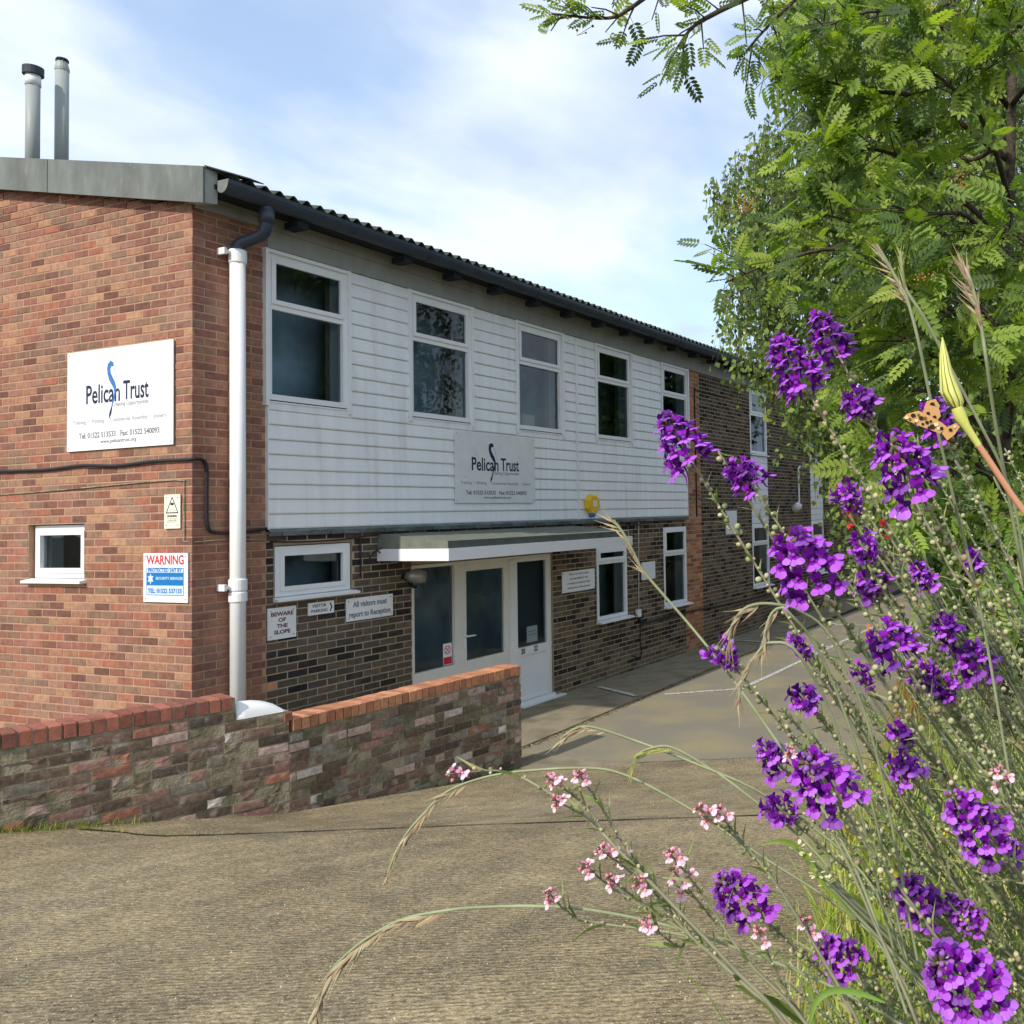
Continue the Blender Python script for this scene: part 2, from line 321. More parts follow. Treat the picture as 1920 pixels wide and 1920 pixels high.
# expansion joints in the ramp and foot joint
def seam(pts, wd, name='expansion_joint'):
    mb = MB(); P = catmull(pts, 10); vs = []
    for i, p in enumerate(P):
        t = (P[min(i+1, len(P)-1)]-P[max(i-1, 0)]).normalized(); s_ = Vector((-t.y, t.x, 0))
        ww = wd*random.uniform(.5, 1.3); jx = random.uniform(-.012, .012)
        for k in (-1, 1):
            x = p.x+s_.x*ww*k+jx; y = p.y+s_.y*ww*k; vs.append((x, y, gz(x, y)+.009))
    mb.add(vs, [(2*i, 2*i+1, 2*i+3, 2*i+2) for i in range(len(P)-1)]); o = mb.obj(name, M['seam']); o['kind'] = 'structure'
seam([(-1.62, -1.32, 0), (-1.36, -2.4, 0), (-.80, -3.9, 0), (-.38, -5.2, 0), (.05, -6.6, 0)], .019)
seam([(foot(-1.9)-.01, -1.9, 0), (foot(-3)-.01, -3, 0), (foot(-4.3)-.01, -4.3, 0), (foot(-5.6)-.01, -5.6, 0)], .008)
def line(a, b_, wd=.045):
    a = Vector((*a, 0)); b_ = Vector((*b_, 0)); t = (b_-a).normalized(); s_ = Vector((-t.y, t.x, 0))*wd; mb = MB(); n = 12; vs = []
    for i in range(n+1):
        p = a+(b_-a)*i/n
        for k in (-1, 1): q = p+s_*k*random.uniform(.8, 1.05); vs.append((q.x, q.y, .038 if q.y > -1.3 else .006))
    mb.add(vs, [(2*i, 2*i+1, 2*i+3, 2*i+2) for i in range(n)]); return mb
lm = empty('parking_bay_marking'); lm['kind'] = 'structure'
for a, b_ in (((5.84, -.25), (5.42, -1.16)), ((5.75, -1.42), (6.36, -2.30)), ((6.36, -2.33), (13.4, -2.33)), ((10.55, -.10), (10.44, -1.04)), ((10.42, -1.2), (10.36, -2.3)), ((13.4, -1.2), (13.4, -2.3))):
    line(a, b_).obj('painted_line', M['paint'], lm)
# leaf litter along the kerb
mb = MB()
for i in range(1500):
    x = random.uniform(2.4, 16); y = pave(x)+abs(random.gauss(0, .035))*-1-.0+random.uniform(0, .03)-.02
    s_ = random.uniform(.008, .02); a = random.uniform(0, 6.28); c = lin(random.choice([(150, 130, 90), (110, 90, 60), (80, 66, 44), (170, 150, 110), (96, 92, 50)]))
    p = Vector((x, y, .008)); u_ = Vector((math.cos(a), math.sin(a), random.uniform(-.1, .5)))*s_; v_ = Vector((-math.sin(a), math.cos(a), random.uniform(-.1, .6)))*s_*.6
    mb.face([p-u_, p+v_, p+u_, p-v_], c)
tag(mb.obj('leaf_litter', M['litter'], color=True), 'line of dry leaves and grit along the pavement edge', 'leaf litter', kind='stuff')

# ---------------------------------------------------------------- building frame helpers
class Face:
    def __init__(s, ux, n): s.ux = Vector(ux); s.n = Vector(n)
    def P(s, a, z, c=0): return s.ux*a + s.n*c + Vector((0, 0, z))
    def box(s, mb, a0, a1, c0, c1, z0, z1, col=None, mi=0):
        mb.box(a0, a1, c0, c1, z0, z1, col, mi, T=lambda a, c, z: s.P(a, z, c))
FR = Face((1, 0, 0), (0, -1, 0)); GB = Face((0, -1, 0), (-1, 0, 0))   # gable: a = -y
def flipfix(me):
    bm = bmesh.new(); bm.from_mesh(me); bmesh.ops.recalc_face_normals(bm, faces=bm.faces); bm.to_mesh(me); bm.free()
B = tag(empty('office_building'), 'two storey red and brown brick building with white boarded upper floor and corrugated roof', 'building')
# openings (a0,a1,z0,z1)
UPW = [(.71, 1.64), (2.50, 3.50), (4.38, 5.38), (6.24, 7.24), (8.25, 9.20)]
fro = [(.79, 1.70, 1.83, 2.36), (2.52, 5.12, .0, 2.06), (6.20, 7.07, .93, 2.10), (8.25, 9.08, .93, 2.34)]
BAYS = [12.04, 15.70, 19.36]
for x in BAYS: fro += [(x, x+.92, .90, 5.24)]
gbo = [(-2.36, -1.50, 2.08, 2.62)]
CLAD = (.71, 9.12, 2.52, 5.26)
def wall_cells(a0, a1, z0, z1, holes):
    As = sorted({a0, a1, *[h[0] for h in holes], *[h[1] for h in holes]}); Zs = sorted({z0, z1, *[h[2] for h in holes], *[h[3] for h in holes]})
    for i in range(len(As)-1):
        for j in range(len(Zs)-1):
            ca, cz = (As[i]+As[i+1])/2, (Zs[j]+Zs[j+1])/2
            if not any(h[0] < ca < h[1] and h[2] < cz < h[3] for h in holes): yield As[i], As[i+1], Zs[j], Zs[j+1]
WALLT = .28
def topz(y): return 5.46 + .205*y
mb = MB()
upo = [(a0+.02, a1-.02, 3.80, 5.20) for a0, a1 in UPW]
for c in wall_cells(0.005, 24, -.1, 5.60, fro+upo): FR.box(mb, c[0], c[1], -WALLT, -.0035, c[2], c[3], mi=1 if (c[0] > .705) else 0)
g = mb.mesh('wall', [M['mortar_red'], M['mortar_brown']]); flipfix(g); link('wall', g, B)
mb = MB()
for c in wall_cells(-9.0, -.005, -.1, 5.44, gbo): GB.box(mb, c[0], c[1], -WALLT, -.0035, c[2], c[3])
mb.add([(.006, 0, 5.44), (.006, 9, 5.44), (.006, 9, topz(9)), (.28, 0, 5.44), (.28, 9, 5.44), (.28, 9, topz(9))], [(0, 2, 1), (3, 4, 5), (0, 3, 5, 2)])
mb.box(.0, 24, 9, 9.25, -.1, topz(9)-.02); mb.box(23.75, 24, 0, 9, -.1, 5.44)
g = mb.mesh('wall', M['mortar_red']); flipfix(g); link('wall', g, B)

# bricks ----------------------------------------------------------
PAL_RED = [lin(c) for c in ((178, 120, 92), (164, 106, 84), (186, 128, 96), (148, 98, 80), (158, 122, 96), (184, 112, 82), (134, 90, 76), (196, 144, 104), (172, 124, 100), (168, 108, 90), (152, 116, 92), (176, 132, 104))]
PAL_PIER = [lin(c) for c in ((160, 112, 92), (150, 100, 84), (170, 118, 94), (140, 94, 80), (150, 112, 92))]
PAL_OR = [lin(c) for c in ((170, 118, 84), (160, 106, 78), (178, 128, 92), (150, 100, 76), (130, 84, 68))]
PAL_BRN = [lin(c) for c in ((104, 90, 74), (92, 78, 66), (84, 76, 66), (62, 54, 50), (52, 46, 46), (98, 88, 76), (112, 94, 76), (90, 84, 72), (74, 64, 56), (102, 86, 72))]
PAL_BRN2 = [lin(c) for c in ((112, 96, 76), (96, 80, 66), (88, 76, 60), (70, 58, 48), (52, 44, 42), (122, 100, 80), (104, 90, 72))]
bricks = []  # face, a0,a1,z0,z1,col
def desat(c, k=.0): g_ = .3*c[0]+.6*c[1]+.1*c[2]; return tuple(v+(g_-v)*k for v in c)
def jit(c, v=.08): k = random.uniform(1-v, 1+v); return (c[0]*k, c[1]*k*random.uniform(.98, 1.02), c[2]*k)
def lay(face, A0, A1, Z0, Z1, holes, palf, off=0.0, topf=None):
    nrow = int((Z1-Z0)/.075)
    for r_ in range(nrow+1):
        z0 = Z0+r_*.075+.006; z1 = z0+.063
        if z1 > Z1+.02: break
        a = A0 - (.225 if (r_ % 2 == 0) else .1125) + off
        while a < A1:
            s0, s1 = max(a+.006, A0), min(a+.219, A1); a += .225
            if topf is not None and z1 > topf(s0) + .055 and z1 > topf(s1)+.055: continue
            segs = [(s0, s1)]
            for h in holes:
                if z1 > h[2]+.012 and z0 < h[3]-.012:
                    ns = []
                    for p, q in segs:
                        if q <= h[0] or p >= h[1]: ns.append((p, q))
                        else:
                            if p < h[0]: ns.append((p, h[0]-.003))
                            if q > h[1]: ns.append((h[1]+.003, q))
                    segs = ns
            for p, q in segs:
                if q-p > .025: bricks.append((face, p, q, z0, z1, jit(random.choice(palf(p, z0, r_)))))
CZ = (CLAD[0], CLAD[1]+.0, CLAD[2]-.06, CLAD[3])
PAL_RED = [(lambda d: (d[0]*.72, d[1]*.68, d[2]*.66))(desat(c, .22)) for c in PAL_RED]; PAL_PIER = [tuple(v*.86 for v in desat(c, .12)) for c in PAL_PIER]; PAL_OR = [tuple(v*1.12 for v in c) for c in PAL_OR]; PAL_BRN = [tuple(v*.86 for v in desat(c, .2)) for c in PAL_BRN]; PAL_BRN2 = [tuple(v*.90 for v in desat(c, .15)) for c in PAL_BRN2]
lay(GB, -9.0, -.0, 0.0, 7.4, gbo, lambda a, z, r_: PAL_RED, 0.0, topf=lambda a: topz(-a))
lay(FR, .0, .705, 0.0, 5.50, [], lambda a, z, r_: PAL_PIER, .1125)
PAL_BASE = [lin(c) for c in ((112, 102, 78), (104, 94, 72), (118, 108, 86), (96, 86, 66))]
def brn(a, z, r_):
    if z < .24 and a > 5.2 and random.random() < .8-z: return PAL_BASE
    if 13.9 < a < 14.5 and 1.75 < z < 2.12: return PAL_OR
    if 9.03 <= a < 9.70: return PAL_OR if (r_ % 2 == 0 or random.random() < .8) else PAL_BRN
    return PAL_BRN if a < 2.5 else PAL_BRN2
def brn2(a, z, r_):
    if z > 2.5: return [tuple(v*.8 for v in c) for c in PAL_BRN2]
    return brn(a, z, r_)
lay(FR, .712, 9.02, 0.0, 2.47, fro, brn)
lay(FR, 9.03, 9.70, 0.0, 2.50, fro, lambda a, z, r_: PAL_OR)
lay(FR, 9.13, 9.70, 2.5, 5.50, [], lambda a, z, r_: PAL_OR)
lay(FR, 9.705, 24.0, 0.0, 5.50, fro, brn2)
# one odd pale brick beside the pier
bricks = [b_ if not (b_[0] is FR and .70 < b_[1] < .73 and .93 < b_[3] < 1.0) else (*b_[:5], lin((196, 140, 104))) for b_ in bricks]
def proj(P):
    d = Vector(P)-CAM; z = d.dot(FW)
    return CX+F*d.dot(RT)/z, CY-F*d.dot(UP)/z, z
def size_px(b_):
    f_, a0, a1, z0, z1 = b_[:5]; P = [f_.P(a0, z0), f_.P(a1, z0), f_.P(a1, z1), f_.P(a0, z1)]
    q = [proj(p) for p in P]
    if min(k[2] for k in q) < .1: return 0
    x = sum(k[0] for k in q)/4; y = sum(k[1] for k in q)/4
    if not (0 < x < 1920 and 0 < y < 1920): return 0
    ywtop = 1368 - (x-20)*.153 if x < 430 else (1335 if x < 530 else 1325-(x-535)*.236)
    if x < 980 and y > ywtop: return 0
    return abs(sum(q[i][0]*q[(i+1) % 4][1]-q[(i+1) % 4][0]*q[i][1] for i in range(4))/2)
order = sorted(range(len(bricks)), key=lambda i: -size_px(bricks[i])); top = set(order[:300])
def unit_brick(ch=.035):
    mb = MB(); ca, cz, cc = .02, .07, .12
    # local x length(0..1), y outward (0..1), z height (0..1)
    vs = [(0, 0, 0), (1, 0, 0), (1, 0, 1), (0, 0, 1), (0, 1-cc, 0), (1, 1-cc, 0), (1, 1-cc, 1), (0, 1-cc, 1), (ca, 1, cz), (1-ca, 1, cz), (1-ca, 1, 1-cz), (ca, 1, 1-cz)]
    fs = [(0, 1, 5, 4), (1, 2, 6, 5), (2, 3, 7, 6), (3, 0, 4, 7), (4, 5, 9, 8), (5, 6, 10, 9), (6, 7, 11, 10), (7, 4, 8, 11), (8, 9, 10, 11)]
    return vs, fs
UV, UF = unit_brick()
mb = MB(); mb.add(UV, UF); UBM = {}
for nm, k in (('brick', 'brick'), ('old', 'oldbrick'), ('cop', 'coping')):
    me = mb.mesh('brick_'+nm, M[k]); flipfix(me); UBM[nm] = me
DEP = .028
def brick_obj(face, a0, a1, z0, z1, col, c0=-.025, c1=0.0, parent=None, mesh='brick', name='brick', extra=None):
    o = bpy.data.objects.new(name, UBM[mesh]); COL.objects.link(o); o.parent = parent
    o.matrix_local = Matrix.Translation(face.P(a0, z0, c0)) @ Matrix((face.ux, face.n, Vector((0, 0, 1)))).transposed().to_4x4() @ Matrix.Diagonal((a1-a0, c1-c0, z1-z0, 1))
    o.color = (*col, 1); return o
mb = MB()
for i, b_ in enumerate(bricks):
    f_, a0, a1, z0, z1, col = b_; pr = random.uniform(-.0015, .0015)
    if i in top: brick_obj(f_, a0, a1, z0, z1, col, -.025, pr, B)
    else:
        vs = [f_.P(a0+(a1-a0)*v[0], z0+(z1-z0)*v[2], -.025+(.025+pr)*v[1]) for v in UV]
        k0 = size_px(b_)
        if k0 > 25: mb.add(vs, UF, col)
        else:
            vs = vs[:4]+[f_.P(a0+(a1-a0)*v[0], z0+(z1-z0)*v[2], pr) for v in UV[:4]]
            mb.add(vs, [(0, 1, 5, 4), (1, 2, 6, 5), (2, 3, 7, 6), (3, 0, 4, 7), (4, 5, 6, 7)], col)
me = mb.mesh('brickwork', M['bricks'], color=True); flipfix(me); link('brickwork', me, B, kind='stuff')

# windows -----------------------------------------------------------
def window(face, a0, a1, z0, z1, trans=None, casing=0, sill=0, recess=.06, fw=.055, m_='upvc', name='window', interior=True, label=None, sash_top=True, depth=.16, rv='reveal'):
    """outer frame mesh with sash, panes, sill and inner reveal as children. Positive c is outward."""
    c1 = -recess+.05; c0 = -recess-.02
    mb = MB()
    def ring(mb, A0, A1, Z0, Z1, t, d0, d1):
        face.box(mb, A0, A1, d0, d1, Z0, Z0+t); face.box(mb, A0, A1, d0, d1, Z1-t, Z1)
        face.box(mb, A0, A0+t, d0, d1, Z0+t, Z1-t); face.box(mb, A1-t, A1, d0, d1, Z0+t, Z1-t)
    ring(mb, a0, a1, z0, z1, fw, c0, c1)
    if trans: face.box(mb, a0+fw, a1-fw, c0+.001, c1-.002, trans-.03, trans+.03)
    me = mb.mesh(name, M[m_]); flipfix(me)
    bm = bmesh.new(); bm.from_mesh(me); bm.free()
    W = link(name, me, B)
    if label: W['label'] = label
    if casing:
        mb = MB(); t = .035
        face.box(mb, a0-.03, a0+t-.03, -.02, casing, z0-.06, z1+.035); face.box(mb, a1-t+.03, a1+.03, -.02, casing, z0-.06, z1+.035); face.box(mb, a0-.03+t, a1+.03-t, -.02, casing-.003, z1, z1+.033)
        me = mb.mesh('casing', M['upvc']); flipfix(me); link('casing', me, W)
    gz0, gz1 = z0+fw, z1-fw; panes = []
    if trans:
        mb = MB(); ring(mb, a0+fw-.008, a1-fw+.008, trans+.022, z1-fw+.008, .045, c1-.022, c1+.012); me = mb.mesh('sash', M[m_]); flipfix(me); link('sash', me, W)
        panes.append((a0+fw+.035, a1-fw-.035, trans+.065, z1-fw-.035, c1-.012)); panes.append((a0+fw, a1-fw, z0+fw, trans-.03, c0+.03))
    else:
        if sash_top:
            mb = MB(); ring(mb, a0+fw-.01, a1-fw+.01, z0+fw-.01, z1-fw+.01, .045, c1-.022, c1+.012); me = mb.mesh('sash', M[m_]); flipfix(me); link('sash', me, W); e = .033
        else: e = 0
        panes.append((a0+fw+e, a1-fw-e, z0+fw+e, z1-fw-e, c0+.03))
    for p in panes:
        mb = MB(); mb.add([face.P(p[0]-.004, p[2]-.004, p[4]), face.P(p[1]+.004, p[2]-.004, p[4]), face.P(p[1]+.004, p[3]+.004, p[4]), face.P(p[0]-.004, p[3]+.004, p[4])], [(0, 1, 2, 3)]); mb.obj('pane', M['glass'], W)
    if sill:
        mb = MB(); vs = []
        for a, z, c in ((a0-.03, z0-.045, -.03), (a1+.06, z0-.045, -.03), (a1+.06, z0-.045, sill), (a0-.03, z0-.045, sill), (a0-.03, z0-.004, -.03), (a1+.06, z0-.004, -.03), (a1+.06, z0-.022, sill), (a0-.03, z0-.022, sill)): vs.append(face.P(a, z, c))
        mb.add(vs, [(0, 1, 2, 3), (4, 5, 6, 7), (0, 1, 5, 4), (1, 2, 6, 5), (2, 3, 7, 6), (3, 0, 4, 7)]); me = mb.mesh('sill', M['upvc']); flipfix(me); link('sill', me, W)
    if interior:
        mb = MB(); ci = c0-.004; cb_ = -WALLT-.22
        q = lambda *p: [face.P(*k) for k in p]
        dd = c0-depth
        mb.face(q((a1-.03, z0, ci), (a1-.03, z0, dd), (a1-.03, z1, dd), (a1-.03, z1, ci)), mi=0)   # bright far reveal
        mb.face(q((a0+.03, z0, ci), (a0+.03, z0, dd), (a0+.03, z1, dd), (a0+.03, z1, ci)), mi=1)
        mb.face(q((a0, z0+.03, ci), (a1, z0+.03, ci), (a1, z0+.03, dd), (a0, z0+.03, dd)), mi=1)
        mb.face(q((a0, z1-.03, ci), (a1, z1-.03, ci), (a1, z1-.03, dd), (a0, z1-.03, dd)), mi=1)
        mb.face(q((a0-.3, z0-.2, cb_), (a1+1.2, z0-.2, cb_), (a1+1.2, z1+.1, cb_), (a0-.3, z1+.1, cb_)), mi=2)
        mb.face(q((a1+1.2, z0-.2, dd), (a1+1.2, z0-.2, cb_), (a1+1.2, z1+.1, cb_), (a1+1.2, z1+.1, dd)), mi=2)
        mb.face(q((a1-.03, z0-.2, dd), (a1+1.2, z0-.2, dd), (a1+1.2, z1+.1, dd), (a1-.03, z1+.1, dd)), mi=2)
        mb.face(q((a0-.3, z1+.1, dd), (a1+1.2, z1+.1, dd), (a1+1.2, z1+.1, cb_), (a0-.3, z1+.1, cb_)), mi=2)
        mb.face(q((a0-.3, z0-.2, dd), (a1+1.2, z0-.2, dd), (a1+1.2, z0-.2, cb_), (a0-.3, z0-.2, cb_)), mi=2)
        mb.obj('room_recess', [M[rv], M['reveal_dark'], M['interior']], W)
    return W
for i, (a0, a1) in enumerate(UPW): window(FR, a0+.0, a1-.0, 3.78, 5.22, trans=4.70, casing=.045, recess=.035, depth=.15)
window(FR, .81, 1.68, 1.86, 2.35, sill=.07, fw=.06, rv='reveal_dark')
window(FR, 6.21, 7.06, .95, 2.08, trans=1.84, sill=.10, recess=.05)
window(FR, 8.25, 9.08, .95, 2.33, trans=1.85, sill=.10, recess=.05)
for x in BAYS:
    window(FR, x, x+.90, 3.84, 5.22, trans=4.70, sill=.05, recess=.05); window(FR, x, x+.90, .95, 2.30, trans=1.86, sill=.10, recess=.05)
    for k in range(10):
        z = 2.31+k*.148; mb = MB(); FR.box(mb, x, x+.9, -.05, .004, z, z+.142); me = mb.mesh('infill_board', M['white']); flipfix(me); link('infill_board', me, B)
window(GB, -2.34, -1.52, 2.10, 2.61, sill=.06, recess=.10, fw=.06, rv='reveal_dark')
# things on the sills
mb = MB(); FR.box(mb, 4.72, 4.98, -.20, -.17, 3.86, 4.02); tag(mb.obj('paper_stack', M['paper']), 'white sheet of paper standing inside the third upstairs window from the left', 'paper')
mb = MB(); mb.tube([(.98, .2, 1.92), (.98, .2, 2.05), (.98, .2, 2.09), (.98, .2, 2.12)], [.035, .035, .016, .014], 10); tag(mb.obj('cleaning_bottle', M['yellow'], smooth=True), 'yellow bottle behind the glass of the small window beside the brick pier', 'bottle')

# cladding boards -----------------------------------------------------
def board(a0, a1, z0, z1):
    mb = MB(); q = [(a0, z0, .026), (a1, z0, .026), (a1, z0+.012, .030), (a0, z0+.012, .030), (a0, z1-.010, .017), (a1, z1-.010, .017), (a1, z1, .008), (a0, z1, .008), (a0, z0, -.004), (a1, z0, -.004), (a0, z1, -.004), (a1, z1, -.004)]
    mb.add([FR.P(a, z, c) for a, z, c in q], [(0, 1, 2, 3), (3, 2, 5, 4), (4, 5, 6, 7), (8, 9, 1, 0), (7, 6, 11, 10), (8, 0, 3, 4, 7, 10), (9, 11, 6, 5, 2, 1)])
    me = mb.mesh('cladding_board', M['clad']); flipfix(me); link('cladding_board', me, B)
for r_ in range(19):
    z0 = 2.525+r_*.145; z1 = min(z0+.1445, 5.26)
    if z1 - z0 < .03: break
    segs = [(.715, 5.70), (5.745, 9.115)]
    for a0, a1 in UPW:
        if z1 > 3.72 and z0 < 5.25:
            ns = []
            for p, q in segs:
                if q <= a0-.03 or p >= a1+.03: ns.append((p, q))
                else:
                    if p < a0-.032: ns.append((p, a0-.032))
                    if q > a1+.032: ns.append((a1+.032, q))
            segs = ns
    for p, q in segs:
        if q-p > .05: board(p, q, z0, z1)
for tx in ((5.702, 5.743, .034), (.704, .716, .036), (9.114, 9.128, .036)):
    mb = MB(); FR.box(mb, tx[0], tx[1], -.004, tx[2], 2.52, 5.25); me = mb.mesh('cladding_trim', M['clad']); flipfix(me); link('cladding_trim', me, B)
for a0, a1 in UPW:
    mb = MB(); FR.box(mb, max(a0-.03, .718), min(a1+.03, 9.112), -.004, .024, 3.683, 3.752); FR.box(mb, max(a0-.03, .718), min(a1+.03, 9.112), -.004, .032, 3.752, 3.766); me = mb.mesh('window_board', M['clad']); flipfix(me); link('window_board', me, B)
mb = MB(); FR.box(mb, .706, 9.12, -.003, .012, 2.50, 5.26); me = mb.mesh('cladding_backing', M['mortar_old']);
# (backing cut away: rebuild around windows)
mb = MB()
for c in wall_cells(.706, 9.12, 2.50, 5.26, [(a0, a1, 3.78, 5.22) for a0, a1 in UPW]): FR.box(mb, c[0], c[1], -.005, .003, c[2], c[3])
me = mb.mesh('cladding_backing', M['dark']); flipfix(me); link('cladding_backing', me, B)
# lead band under the cladding
mb = MB(); n = 60
for i in range(n):
    a = .71+i*(8.41/n); b_ = a+8.41/n; w0 = .035+.01*math.sin(i*1.3)+random.uniform(-.004, .004)
    mb.add([FR.P(a, 2.535, .01), FR.P(b_, 2.535, .01), FR.P(b_, 2.50, .05), FR.P(a, 2.50, .05), FR.P(b_, 2.455, w0), FR.P(a, 2.455, w0), FR.P(b_, 2.45, -.005), FR.P(a, 2.45, -.005)], [(0, 1, 2, 3), (3, 2, 4, 5), (5, 4, 6, 7)])
mb.obj('lead_flashing', M['lead'], B)

# eaves, roof ---------------------------------------------------------
mb = MB(); FR.box(mb, .02, 24.2, -.003, .055, 5.44, 5.62); me = mb.mesh('fascia_board', M['fascia']); flipfix(me); link('fascia_board', me, B)
mb = MB(); FR.box(mb, .71, 24.2, -.003, .035, 5.262, 5.438); me = mb.mesh('frieze_board', M['fascia']); flipfix(me); link('frieze_board', me, B)
for i in range(31):
    a = 1.36+i*.765 if i else .80
    mb = MB(); FR.box(mb, a, a+.11, .14, .33, 5.445, 5.51); me = mb.mesh('rafter_end', M['dark']); flipfix(me); link('rafter_end', me, B)
mb = MB(); FR.box(mb, .0, 24.2, .0552, .30, 5.56, 5.60); me = mb.mesh('soffit', M['dark']); flipfix(me); link('soffit', me, B)
# gutter half round
mb = MB(); gy, gz_, gr = -.355, 5.635, .085
for k in range(10):
    t0, t1 = math.pi*k/10, math.pi*(k+1)/10
    for rr in (gr, gr-.006):
        y0, z0, y1, z1 = gy-rr*math.cos(t0), gz_-rr*1.35*math.sin(t0), gy-rr*math.cos(t1), gz_-rr*1.35*math.sin(t1)
        mb.face([(.02, y0, z0), (24.2, y0, z0), (24.2, y1, z1), (.02, y1, z1)])
gt = mb.obj('gutter', M['gutter'], B, smooth=True)
mb = MB(); mb.add([(.018, gy, gz_)]+[(.018, gy-gr*math.cos(math.pi*k/12), gz_-gr*1.35*math.sin(math.pi*k/12)) for k in range(13)], [(0, k, k+1) for k in range(1, 13)]); mb.obj('end_cap', M['cement'], gt)
for i in range(12):
    x = 2.4+i*1.95; mb = MB()
    for k in range(10):
        t0, t1 = math.pi*k/10, math.pi*(k+1)/10; rr = gr+.006
        mb.face([(x, gy-rr*math.cos(t0), gz_-rr*1.35*math.sin(t0)), (x+.05, gy-rr*math.cos(t0), gz_-rr*1.35*math.sin(t0)), (x+.05, gy-rr*math.cos(t1), gz_-rr*1.35*math.sin(t1)), (x, gy-rr*math.cos(t1), gz_-rr*1.35*math.sin(t1))])
    mb.obj('union_clip', M['gutter'], gt)
SL = .205
def rz(y): return 5.655+SL*(y+.4)
pitch = .146
for s_ in range(24):
    mb = MB(); nW = 7*10; x0 = .10+s_*7*pitch; vs = []; dz = .004*(s_ % 2)
    ys = (-.42, 2.0, 4.5, 9.3)
    for lay_ in (0, -.009):
        for y in ys:
            for i in range(nW+1):
                vs.append((x0+i*pitch/10, y, rz(y)+.027*math.cos(2*math.pi*i/10)+.02+lay_+dz))
    W_ = nW+1; K = len(ys)
    fs = [(l_*K*W_+j*W_+i, l_*K*W_+j*W_+i+1, l_*K*W_+(j+1)*W_+i+1, l_*K*W_+(j+1)*W_+i) for l_ in (0, 1) for j in range(K-1) for i in range(nW)]
    fs += [(i, i+1, K*W_+i+1, K*W_+i) for i in range(nW)]
    mb.add(vs, fs); mb.obj('roof_sheet', M['roof'], B, smooth=True)
# bargeboards (cement verge) in two lengths
def barge(y0, y1):
    mb = MB(); zt = lambda y: 5.785+.197*y; zb = lambda y: 5.458+.197*y
    x0, x1 = -.105, -.085
    sh = .045*0
    mb.add([(x0, y0, zb(y0)), (x1, y0, zb(y0)), (x1, y0, zt(y0)), (x0, y0, zt(y0)), (x0, y1, zb(y1)), (x1, y1, zb(y1)), (x1, y1, zt(y1)), (x0, y1, zt(y1))], [(0, 1, 2, 3), (4, 5, 6, 7), (0, 1, 5, 4), (1, 2, 6, 5), (2, 3, 7, 6), (3, 0, 4, 7)])
    mb.add([(x1, y0, zt(y0)-.012), (.13, y0, zt(y0)-.012), (.13, y1, zt(y1)-.012), (x1, y1, zt(y1)-.012), (x1, y0, zt(y0)), (.13, y0, zt(y0)), (.13, y1, zt(y1)), (x1, y1, zt(y1))], [(0, 1, 2, 3), (4, 5, 6, 7), (0, 1, 5, 4), (2, 3, 7, 6), (1, 2, 6, 5)])
    mb.add([(x1, y0, zb(y0)+.02), (.0, max(y0, 0.0), zb(max(y0, 0))+.02), (.0, y1, zb(y1)+.02), (x1, y1, zb(y1)+.02)], [(0, 1, 2, 3)])
    me = mb.mesh('bargeboard', M['cement']); flipfix(me); link('bargeboard', me, B)
barge(-.29, 1.90); barge(1.912, 4.6); barge(4.612, 9.3)
mb = MB(); mb.add([(-.10, -.30, 5.738), (.20, -.46, 5.70), (.34, -.46, 5.695), (.16, -.2, 5.765), (-.10, -.30, 5.726), (.20, -.46, 5.69), (.34, -.46, 5.685), (.16, -.2, 5.745)], [(0, 1, 2, 3), (4, 5, 6, 7), (0, 1, 5, 4), (1, 2, 6, 5), (2, 3, 7, 6), (3, 0, 4, 7)]); mb.obj('verge_cap', M['roof'], B)
mb = MB(); mb.add([(-.085, -.285, 5.41), (.03, -.285, 5.43), (.03, -.285, 5.72), (-.085, -.285, 5.72), (-.085, -.02, 5.46), (.03, -.02, 5.46), (.03, -.02, 5.77), (-.085, -.02, 5.77)], [(0, 1, 2, 3), (0, 1, 5, 4), (1, 2, 6, 5), (4, 5, 6, 7), (3, 0, 4, 7)]); me = mb.mesh('boxed_eave', M['fascia']); flipfix(me); link('boxed_eave', me, B)
# flues
for x, zt, kind in ((.345, 7.50, 0), (.615, 7.72, 1)):
    mb = MB(); mb.tube([(x, 3, 6.2), (x, 3, zt-.12)], .062, 16); fl = mb.obj('flue', M['flue'], B, smooth=True)
    if kind == 0:
        mb = MB(); mb.tube([(x, 3, zt-.20), (x, 3, zt-.08)], .068, 16); mb.obj('collar', M['white'], fl, smooth=True)
        mb = MB(); mb.tube([(x, 3, zt-.09), (x, 3, zt-.085), (x, 3, zt), (x, 3, zt+.01)], [.06, .092, .092, .07], 18); mb.obj('cap', M['fluecap'], fl)
    else:
        mb = MB(); mb.tube([(x, 3, zt-.13), (x, 3, zt-.10)], .066, 16); mb.tube([(x, 3, zt-.10), (x, 3, zt-.03)], [.064, .050], 16); mb.obj('collar', M['flue'], fl)
        mb = MB()
        for k in range(10): a = 2*math.pi*k/10; mb.box(x+.050*math.cos(a)-.007, x+.050*math.cos(a)+.007, 3+.050*math.sin(a)-.007, 3+.050*math.sin(a)+.007, zt-.035, zt-.005)
        mb.tube([(x, 3, zt-.006), (x, 3, zt+.006)], [.056, .05], 16); mb.obj('cap', M['fluecap'], fl)
